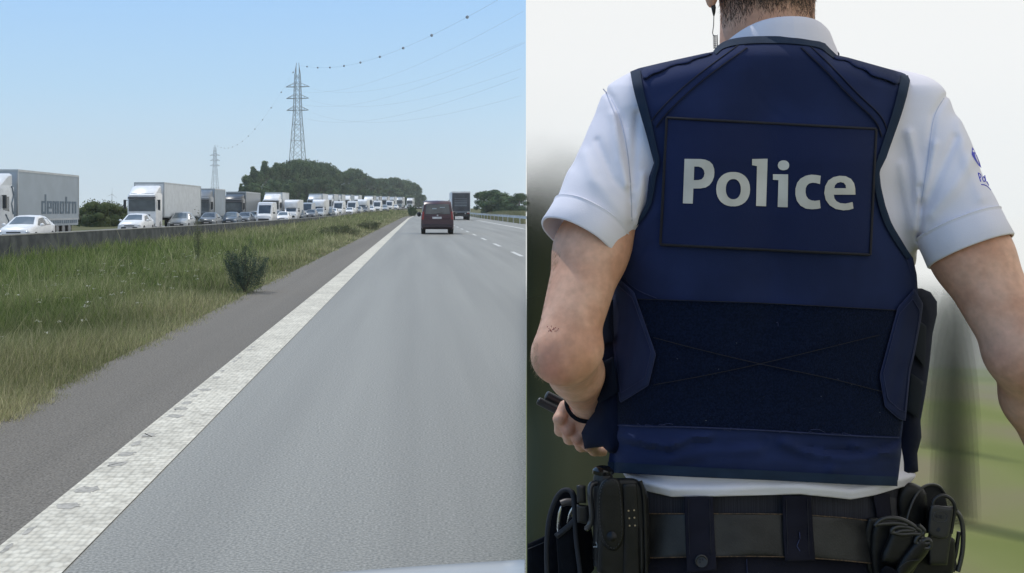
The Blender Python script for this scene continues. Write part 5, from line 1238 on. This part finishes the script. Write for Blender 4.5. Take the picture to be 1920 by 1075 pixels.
# torch behind it
t, o = bagroot('torch', 1131, 1060, 1.55, 'black cylindrical torch standing upright behind the leather pouch', 'torch')
def vcyl(name, x0, x1, y0, y1, d, m, par, org, rr=None, n=24):
    mb = MB(); c = (x0+x1)/2; r = (x1-x0)/2*d/F; prof = rr or [(0, .85), (.06, 1), (1, 1)]
    mb.tube([W(c, y0+(y1-y0)*q, d) for q, _ in prof], [r*s for _, s in prof], n); return mb.build(name, m, par, org)
vcyl('barrel', 1112, 1150, 888, 1060, 1.548, m_poly, t, o); vcyl('end_cap', 1111, 1151, 875, 888, 1.548, mat('gloss_black', (.008, .008, .008), .12), t, o, [(0, .55), (.2, .82), (.5, .98), (1, 1)])
vcyl('lower_ring', 1111, 1137+14, 1018, 1048, 1.548, m_leather, t, o, [(0, 1.03), (1, 1.03)])
mb = MB(); d_ = 1.528; mb.tube([W(1112.5, 1025.5, d_), W(1131, 1026, d_)], .0007, 5); mb.tube([W(1120.5, 1027, d_), W(1120.5, 1021, d_)], .0012, 6)
mb.tube([W(1120.5, 1021, d_), W(1118, 1019, d_), W(1118, 1016.5, d_)], .0006, 5); mb.tube([W(1120.5, 1021, d_), W(1123, 1019, d_), W(1123, 1016.5, d_)], .0006, 5); mb.build('printed_mark', mat('pale_mark', (.5, .5, .48), .6), t, o)
t, o = bagroot('belt_clip', 1095, 990, 1.55, 'black polymer belt clip with a curved lever beside the torch', 'clip')
panel('block', [(1081, 911), (1087, 909), (1098, 911), (1099, 944), (1082, 943)], PL(1.540), m_poly, t, th=.015, puff=.003, edge=3, step=5, origin=o)
panel('housing', [(1081, 946), (1104, 948), (1106, 984), (1082, 980)], PL(1.545), m_poly, t, th=.02, puff=.004, edge=4, step=5, origin=o)
cord('lever', [(1118, 906, 1.535), (1108, 908, 1.53), (1105, 925, 1.525), (1109, 950, 1.525), (1110, 975, 1.525), (1104, 988, 1.525), (1100, 991, 1.53)], .0038, mat('satin_polymer', (.03, .03, .032), .22), t, o, 10)
t, o = bagroot('handcuff_pouch', 1055, 1090, 1.60, 'open black fabric pouch with a curved rim holding steel handcuffs, far left of the belt', 'pouch')
panel('pouch_back', smooth_poly([(1022, 1095), (1022, 1010), (1027, 965), (1040, 930), (1052, 915), (1066, 914), (1080, 922), (1090, 960), (1112, 985), (1115, 1095)], 1), PL(1.600), m_nylon, t, th=.02, puff=.006, edge=8, step=7, origin=o)
cord('rim', [(1026, 1090, 1.575), (1024, 1020, 1.575), (1029, 970, 1.572), (1041, 935, 1.57), (1053, 920, 1.568), (1066, 918, 1.565), (1074, 925, 1.56), (1077, 950, 1.555), (1078, 1000, 1.553), (1086, 1060, 1.55), (1090, 1095, 1.55)], .0032, mat('nylon_binding', (.010, .012, .018), .8), t, o, 8)
panel('pouch_front', [(1043, 1008), (1078, 976), (1080, 1020), (1088, 1095), (1048, 1095)], PL(1.565), m_nylon, t, th=.015, puff=.005, edge=5, step=7, origin=o)
cord('front_binding', [(1043, 1006, 1.56), (1060, 993, 1.557), (1078, 976, 1.555)], .0042, MATS['nylon_binding'], t, o, 6)
t, o = bagroot('handcuffs', 1060, 970, 1.585, 'pair of shiny steel handcuffs tucked in the open fabric pouch', 'handcuffs')
panel('cuff_ring', smooth_poly([(1051, 948), (1054, 950), (1051, 970), (1051, 1000), (1046, 1003), (1043.5, 990), (1045, 965)], 1), PL(1.578), m_steel, t, th=.005, puff=.001, edge=2, step=3, origin=o)
panel('cuff_ring', smooth_poly([(1076, 948), (1076, 975), (1062, 985), (1064, 968), (1070, 953)], 1), PL(1.578), m_steel, t, th=.005, puff=.001, edge=2, step=3, origin=o)
cord('hinge', [(1052, 945, 1.582), (1062, 941, 1.582), (1072, 942, 1.582)], .005, mat('dull_steel', (.10, .09, .085), .5, .5), t, o, 8)
t, o = bagroot('side_pouch', 1006, 1090, 1.66, 'flat black pouch at the very bottom left of the officer, sloping top edge', 'pouch')
panel('pouch_body', [(989, 1020), (1024, 1004), (1027, 1095), (989, 1095)], PL(1.64), m_nylon, t, th=.03, puff=.004, edge=5, step=7, origin=o); cord('seam', [(989, 1030, 1.635), (1023, 1016, 1.635)], .0006, MATS['grey_thread'], t, o, 4)
# holster, pistol and gloves on the right
t, o = bagroot('pistol_holster', 1750, 1100, 1.60, 'black leather holster with a raised curved hood on the right hip', 'holster')
panel('holster_back', smooth_poly([(1681, 975), (1678, 940), (1686, 916), (1700, 905), (1712, 905), (1730, 914), (1740, 930), (1735, 980), (1730, 1095), (1681, 1095)], 1), PL(1.595), m_leather, t, th=.02, puff=.012, edge=14, step=8, origin=o)
panel('hood', smooth_poly([(1700, 978), (1708, 950), (1718, 928), (1731, 912), (1748, 907), (1763, 912), (1772, 926), (1778, 960), (1780, 1000), (1702, 1000)], 1), PL(1.612), mat('hood_inside', (.004, .004, .004), .7), t, th=.006, step=7, origin=o)
cord('hood_edge', [(1700, 975, 1.575), (1707, 950, 1.578), (1718, 927, 1.582), (1730, 913, 1.59), (1745, 907.5, 1.60), (1762, 911, 1.605), (1772, 926, 1.61)], .0018, mat('rim_highlight', (.035, .035, .035), .35), t, o, 8)  # paler tube colours in the highlight along the hood's edge
panel('holster_body', smooth_poly([(1735, 1000), (1790, 1000), (1792, 1050), (1782, 1100), (1705, 1100), (1712, 1050)], 1), PL(1.590), m_leather, t, th=.03, puff=.008, edge=8, step=7, origin=o)
cord('retention_ring', [(1792, 958, 1.60), (1801, 968, 1.60), (1806, 990, 1.60), (1806, 1020, 1.60), (1803, 1045, 1.60), (1796, 1072, 1.60)], .0032, mat('satin_metal', (.09, .09, .09), .22, .6), t, o, 10)
cord('inner_lever', [(1798, 997, 1.602), (1796, 1010, 1.602), (1792, 1040, 1.602), (1788, 1050, 1.602), (1791, 1060, 1.602), (1786, 1072, 1.602)], .0028, m_poly, t, o, 8)
t, o = bagroot('pistol', 1768, 1010, 1.57, 'black pistol seated in the holster, its magazine base facing the camera', 'pistol')
mg = panel('magazine_base', smooth_poly([(1747, 946), (1786, 952), (1788, 955), (1780, 1004), (1771, 1012), (1750, 1009), (1740, 1000), (1739, 993), (1744, 950)], 1), PL(1.553), mat('pistol_polymer', (.020, .020, .022), .5, bump=.2, bscale=600, scale=30, hdist=.0004), t, th=.01, puff=.0035, edge=4, step=5, origin=o)
panel('grip', [(1747, 948), (1792, 950), (1791, 975), (1782, 1015), (1776, 1060), (1742, 1060), (1740, 1005)], PL(1.562), m_poly, t, th=.04, puff=.004, edge=5, step=6, origin=o)
cord('lanyard_loop', [(1748, 950, 1.555), (1750, 938, 1.555), (1760, 930, 1.555), (1772, 929, 1.555), (1784, 936, 1.555), (1791, 948, 1.555), (1789, 965, 1.557), (1783, 1000, 1.56)], .0024, m_poly, t, o, 8)
mb = MB(); mb.tube([W(1759, 993, 1.551), W(1759, 993, 1.5488)], .0028, 14); mb.build('pin_hole', mat('hole_black', (.003, .003, .003), .6), mg, o)
em = lambda pts, r=.00035: cord('embossed_lettering', [(x, y, 1.5492) for x, y in pts], r, mat('emboss', (.045, .045, .048), .4), mg, o, 4, 0)
fr = smooth_poly([(1752, 957), (1778, 961), (1774, 981), (1748, 977)], 2); em(fr+[fr[0]])
for k, g in enumerate(([(3, 0), (0, 0), (0, 6), (3, 6), (3, 3), (1.6, 3)], [(0, 0), (0, 6), (3, 6)], [(0, 0), (3, 0), (3, 6), (0, 6), (0, 0)], [(3, 0), (0, 0), (0, 6), (3, 6)], [(0, 0), (0, 6), (0, 3), (3, 0), (0, 3), (3, 6)])):
    em([(1753.5+k*4.1+x, 965+k*.6+y*.95) for x, y in g])
t, o = bagroot('rolled_gloves', 1680, 1090, 1.51, 'bundle of rolled black gloves tucked in a belt keeper in front of the holster', 'gloves')
gd = PL(1.525)
for nm, q, d_, pf in (('glove_keeper', [(1622, 972), (1645, 970), (1650, 980), (1648, 1050), (1640, 1095), (1622, 1060)], 1.532, .004), ('glove_back', [(1633, 986), (1650, 974), (1672, 970), (1700, 978), (1720, 992), (1735, 1005), (1738, 1030), (1700, 1095), (1640, 1095), (1630, 1050)], 1.530, .010),
                      ('glove_roll', [(1671, 992), (1690, 987), (1720, 992), (1728, 1006), (1705, 1040), (1690, 1062), (1652, 1060), (1650, 1042), (1662, 1015)], 1.516, .012), ('glove_roll', [(1715, 1012), (1728, 1003), (1744, 1012), (1745, 1028), (1732, 1048), (1712, 1066), (1690, 1095), (1668, 1090), (1685, 1050)], 1.510, .012),
                      ('glove_tongue', [(1655, 1058), (1680, 1068), (1712, 1095), (1645, 1095)], 1.500, .003)):
    panel(nm, smooth_poly(q, 1), PL(d_), m_leather if nm != 'glove_tongue' else m_nylon, t, th=.012, puff=pf, edge=12, step=6, origin=o)
hl = mat('glove_edge', (.016, .016, .016), .35, bump=.4, bscale=500, hdist=.0006)
for ln in ([(1640, 986), (1648, 976), (1665, 970), (1690, 973), (1712, 985), (1720, 992)], [(1640, 984), (1660, 982), (1685, 981), (1700, 985)], [(1672, 1000), (1671, 992), (1685, 987), (1705, 989), (1715, 994)], [(1671, 998), (1690, 1003), (1715, 1000), (1727, 1003), (1726, 994), (1716, 990)], [(1678, 1000), (1690, 995), (1712, 995)],
           [(1716, 1018), (1718, 1008), (1732, 1000), (1733, 994), (1722, 985)], [(1716, 1016), (1730, 1028), (1744, 1029), (1746, 1016), (1738, 1010), (1728, 1016)], [(1722, 1014), (1734, 1020), (1743, 1018)]):
    cord('glove_fold', [(x, y, 1.501) for x, y in ln], .0028, hl, t, o, 8)
ribbon('stitching', [(1686, 1065), (1700, 1052), (1725, 1050)], 1.3, PL(1.497), MATS['grey_thread'], t, 0, .0006, origin=o)
# held in the left hand
t, o = bagroot('black_baton', 1030, 770, 1.78, 'pair of slim black rods gripped in the left fist', 'baton')
for a, b, r in (((1008, 751, 1.79), (1075, 786, 1.785), .0062), ((1023, 741, 1.80), (1078, 768, 1.80), .0075)):
    mb = MB(); A, B = W(*a), W(*b); mb.tube([A, A+(B-A)*.03, B], [r*.7, r, r], 14); mb.build('rod', m_poly, t, o)
# wrist band, earpiece
wr = W(1100, 760, 1.69); ax = (WL-W(1080, 698, 1.57)).normalized(); s1 = ax.cross(Vector((0, 0, 1))).normalized(); s2 = s1.cross(ax)
mb = MB(); ctr = W(1101, 752, 1.705); mb.tube([ctr+(s1*math.cos(a)+s2*math.sin(a))*.0305 for a in [2*math.pi*k/30 for k in range(31)]], .0032, 8); mb.build('wristband', m_nylon, person, FEET)
t, o = bagroot('earpiece', 1337, 10, 1.64, 'black earpiece with a coiled cable hanging from the left ear', 'earpiece')
mb = MB(); mb.tube([W(1335, -30, 1.635), W(1336, 2, 1.635), W(1337, 6, 1.635), W(1338, 15, 1.635), W(1338.5, 24, 1.635), W(1338.5, 30, 1.635)], [.004, .0035, .0028, .0033, .0022, .001], 12); mb.build('plug', m_poly, t, o)
mb = MB(); mb.tube([W(1338.5, 30, 1.635), W(1338, 48, 1.635), W(1336, 62, 1.635), W(1338, 68, 1.635)], .0006, 6); p = []
for k in range(90): q = k/89; a = q*2*math.pi*7; p.append(W(1341+1.0*q+4.2*math.cos(a), 66+26*q+1.5*math.sin(a), 1.635+.003*math.sin(a)))
mb.tube(p, .0006, 5); mb.build('coiled_cable', m_poly, t, o)
panel('microphone_clip', smooth_poly([(1552, 94), (1570, 95), (1575, 102), (1572, 107), (1556, 101)], 1), PL(1.63), m_carr, t, th=.01, puff=.002, edge=3, step=4, origin=o)

# ---------------------------------------------------------------- the verge behind the officer
def soft_ground():
    t_ = bpy.data.materials.new('verge_meadow'); t_.use_nodes = True; nt = t_.node_tree; L = nt.links; b = nt.nodes['Principled BSDF']; b.inputs['Roughness'].default_value = .95; b.inputs['Specular IOR Level'].default_value = .1
    tc = N(nt, 'ShaderNodeTexCoord'); sp = N(nt, 'ShaderNodeSeparateXYZ'); L.new(tc.outputs['Object'], sp.inputs[0])
    n1 = N(nt, 'ShaderNodeTexNoise'); n1.inputs['Scale'].default_value = .9; n1.inputs['Detail'].default_value = 1; L.new(tc.outputs['Object'], n1.inputs['Vector'])
    n2 = N(nt, 'ShaderNodeTexNoise'); n2.inputs['Scale'].default_value = 1.6; n2.inputs['Detail'].default_value = 1; L.new(tc.outputs['Object'], n2.inputs['Vector'])
    g = N(nt, 'ShaderNodeValToRGB'); e = g.color_ramp.elements; e[0].position = .38; e[0].color = (.125, .155, .040, 1); e[1].position = .66; e[1].color = (.185, .165, .095, 1); q = e.new(.5); q.color = (.17, .185, .068, 1); L.new(n1.outputs[0], g.inputs[0])
    ma = N(nt, 'ShaderNodeMath', operation='MULTIPLY_ADD'); ma.inputs[1].default_value = 2.2; L.new(n2.outputs[0], ma.inputs[0]); L.new(sp.outputs['Y'], ma.inputs[2])
    mr = N(nt, 'ShaderNodeMapRange', interpolation_type='SMOOTHSTEP'); mr.inputs[1].default_value = 8.6; mr.inputs[2].default_value = 12.0; L.new(ma.outputs[0], mr.inputs[0])
    mx = N(nt, 'ShaderNodeMix', data_type='RGBA'); L.new(mr.outputs[0], mx.inputs[0]); L.new(g.outputs[0], mx.inputs[6]); mx.inputs[7].default_value = (.20, .197, .17, 1); L.new(mx.outputs[2], b.inputs['Base Color'])
    fa = N(nt, 'ShaderNodeMapRange', interpolation_type='SMOOTHSTEP'); fa.inputs[1].default_value = 13; fa.inputs[2].default_value = 25; fa.inputs[3].default_value = 1; fa.inputs[4].default_value = 0; L.new(sp.outputs['Y'], fa.inputs[0]); L.new(fa.outputs[0], b.inputs['Alpha'])
    v = []; f = []; ys = list(np.arange(-20, 18, 1.))+list(np.arange(18, 40, 1.)); nx = 24
    for y in ys:
        x0 = BND*y+.001; z = VG-.002-(.0 if y < 29 else ((y-29)**2)*.045)
        for i in range(nx): x = x0+60*(i/(nx-1))**2.2; v.append((x, y, z+(.02*math.sin(x*2.1)*math.sin(y*1.7) if x-x0 > .5 and y > 3 else 0)))
    for j in range(len(ys)-1):
        for i in range(nx-1): f.append((j*nx+i, j*nx+i+1, (j+1)*nx+i+1, (j+1)*nx+i))
    k = len(v)
    for y in ys: v.append((BND*y+.001, y, -1.5))
    f += [(j*nx, (j+1)*nx, k+j+1, k+j) for j in range(len(ys)-1)]
    tag(mesh('verge', v, f, t_), kind='structure')
soft_ground()

def soft_mat(name, c, c2, z0=None, z1=None, alpha=1.0, ns=2.0):
    """leafy growth that thins out: opaque at the bottom, see-through towards its tips"""
    m = mat(name, c, .95, c2=c2, scale=ns, spec=.05, detail=1.5); t = m.node_tree; L = t.links; b = t.nodes['Principled BSDF']
    if z0 is None: b.inputs['Alpha'].default_value = alpha; return m
    tc = N(t, 'ShaderNodeTexCoord'); sp = N(t, 'ShaderNodeSeparateXYZ'); L.new(tc.outputs['Object'], sp.inputs[0])
    nz = N(t, 'ShaderNodeTexNoise'); nz.inputs['Scale'].default_value = 5; nz.inputs['Detail'].default_value = 1; L.new(tc.outputs['Object'], nz.inputs['Vector'])
    ma = N(t, 'ShaderNodeMath', operation='MULTIPLY_ADD'); ma.inputs[1].default_value = .22; L.new(nz.outputs[0], ma.inputs[0]); L.new(sp.outputs['Z'], ma.inputs[2])
    mr = N(t, 'ShaderNodeMapRange', interpolation_type='SMOOTHSTEP'); mr.inputs[1].default_value = z0; mr.inputs[2].default_value = z1; mr.inputs[3].default_value = alpha; mr.inputs[4].default_value = 0; L.new(ma.outputs[0], mr.inputs[0]); L.new(mr.outputs[0], b.inputs['Alpha'])
    return m
def hedge():
    o = (0, 0, 0); t = empty('hedge', (.9, 3.4, VG), 'dark olive hedge behind the officer on the left, thinning towards its top', 'hedge')
    cols = ((.052, .056, .030), (.085, .092, .060))
    for k, (y0, top, a) in enumerate(((3.25, 1.78, .8), (3.45, 1.78, .7), (3.70, 1.78, .6))):
        nx, nz = 22, 26; v = []
        for s_ in (0, 1):
            for i in range(nx):
                for j in range(nz):
                    q = i/(nx-1); z = VG+(top-VG)*j/(nz-1); y = y0+s_*.22+.05*math.sin(i*.9+k*2)*math.sin(j*.5+k)*(1-2*s_); v.append((BND*y+.003+q*1.0, y, z))
        f = []; idx = lambda s_, i, j: s_*nx*nz+i*nz+j
        for i in range(nx-1):
            for j in range(nz-1):
                f.append((idx(0, i, j), idx(0, i+1, j), idx(0, i+1, j+1), idx(0, i, j+1))); f.append((idx(1, i, j), idx(1, i, j+1), idx(1, i+1, j+1), idx(1, i+1, j)))
        for j in range(nz-1): f.append((idx(0, 0, j), idx(0, 0, j+1), idx(1, 0, j+1), idx(1, 0, j))); f.append((idx(0, nx-1, j), idx(1, nx-1, j), idx(1, nx-1, j+1), idx(0, nx-1, j+1)))
        mesh('foliage', v, f, soft_mat('hedge_foliage_%d' % k, cols[0], cols[1], 1.00+k*.04, 1.60+k*.05, 1.0, 2.2), t, (.9, 3.4, VG))
        bpy.data.objects[COL.objects[-1].name]
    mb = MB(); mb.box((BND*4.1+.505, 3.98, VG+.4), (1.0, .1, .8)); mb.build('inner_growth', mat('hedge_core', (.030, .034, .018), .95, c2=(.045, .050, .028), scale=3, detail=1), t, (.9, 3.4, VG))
hedge()
def slender(label, px, Y, wpx, top, m_, n=34):
    x = (px-PX0)*Y/F; o = (x, Y, VG); t = empty('slender_shrub', o, label, 'shrub'); zt = CZ-(top-PY0)*Y/F; H = zt-VG
    mb = MB()
    for k in range(n):
        q = (k+1)/n; r = wpx*Y/F*(.2+1.3*q); rings = []
        for j in range(15):
            u = j/14; rr = r*math.sqrt(max(.001, 1-max(0, (u-.35)/.65)**2))*(1+.05*math.sin(j*1.3+k)); rings.append([(x+rr*math.cos(a), Y+rr*math.sin(a), VG+(H*(.60+.40*q))*u) for a in [2*math.pi*i/20 for i in range(20)]])
        mb.loft(rings, cap=False)
    mb.build('foliage', m_, t, o)
m_thin = soft_mat('thin_foliage', (.055, .062, .040), (.075, .085, .055), None, None, .028)
m_thin2 = soft_mat('faint_foliage', (.10, .11, .08), (.13, .14, .10), None, None, .012)
slender('dark slender shrub standing on the meadow between the vest and the right forearm', 1790, 5.0, 30, 500, m_thin)
slender('faint thin shrub beside the dark slender one, nearer the vest', 1752, 6.5, 26, 540, m_thin2)

mb = MB()
for _ in range(8):
    x, y = random.uniform(1230, 1670), random.uniform(590, 790); d_ = float(vb(x, y))-.0065; a = random.uniform(0, 3.1); l = random.uniform(1, 3.2)
    mb.tube([W(x, y, d_), W(x+l*math.cos(a), y+l*math.sin(a), d_-.0006)], .0003, 3)
mb.build('lint', mat('lint', (.10, .11, .14), .9), vest, FEET)
for x0, y0, x1, y1 in ((1455, 605, 1459, 612), (1236, 800, 1262, 796), (1520, 806, 1548, 812)): cord('loose_thread', [(x0, y0, float(vb(x0, y0))-.007), ((x0+x1)/2+2, (y0+y1)/2-4, float(vb(x0, y0))-.009), (x1, y1, float(vb(x1, y1))-.007)], .00045, m_thread2, vest, n=3)


# ---------------------------------------------------------------- summer haze
def haze():
    mb = MB(); mb.box((-150, 560, 30), (1100, 1240, 66)); m = bpy.data.materials.new('haze_air'); m.use_nodes = True; t = m.node_tree; t.nodes.clear()
    out = N(t, 'ShaderNodeOutputMaterial'); v = N(t, 'ShaderNodeVolumePrincipled'); v.inputs['Color'].default_value = (.93, .97, 1, 1); v.inputs['Density'].default_value = .00022; v.inputs['Anisotropy'].default_value = .2
    t.links.new(v.outputs[0], out.inputs['Volume']); tag(mb.build('haze', m), 'pale summer haze over the whole scene', 'haze', kind='stuff')
haze()
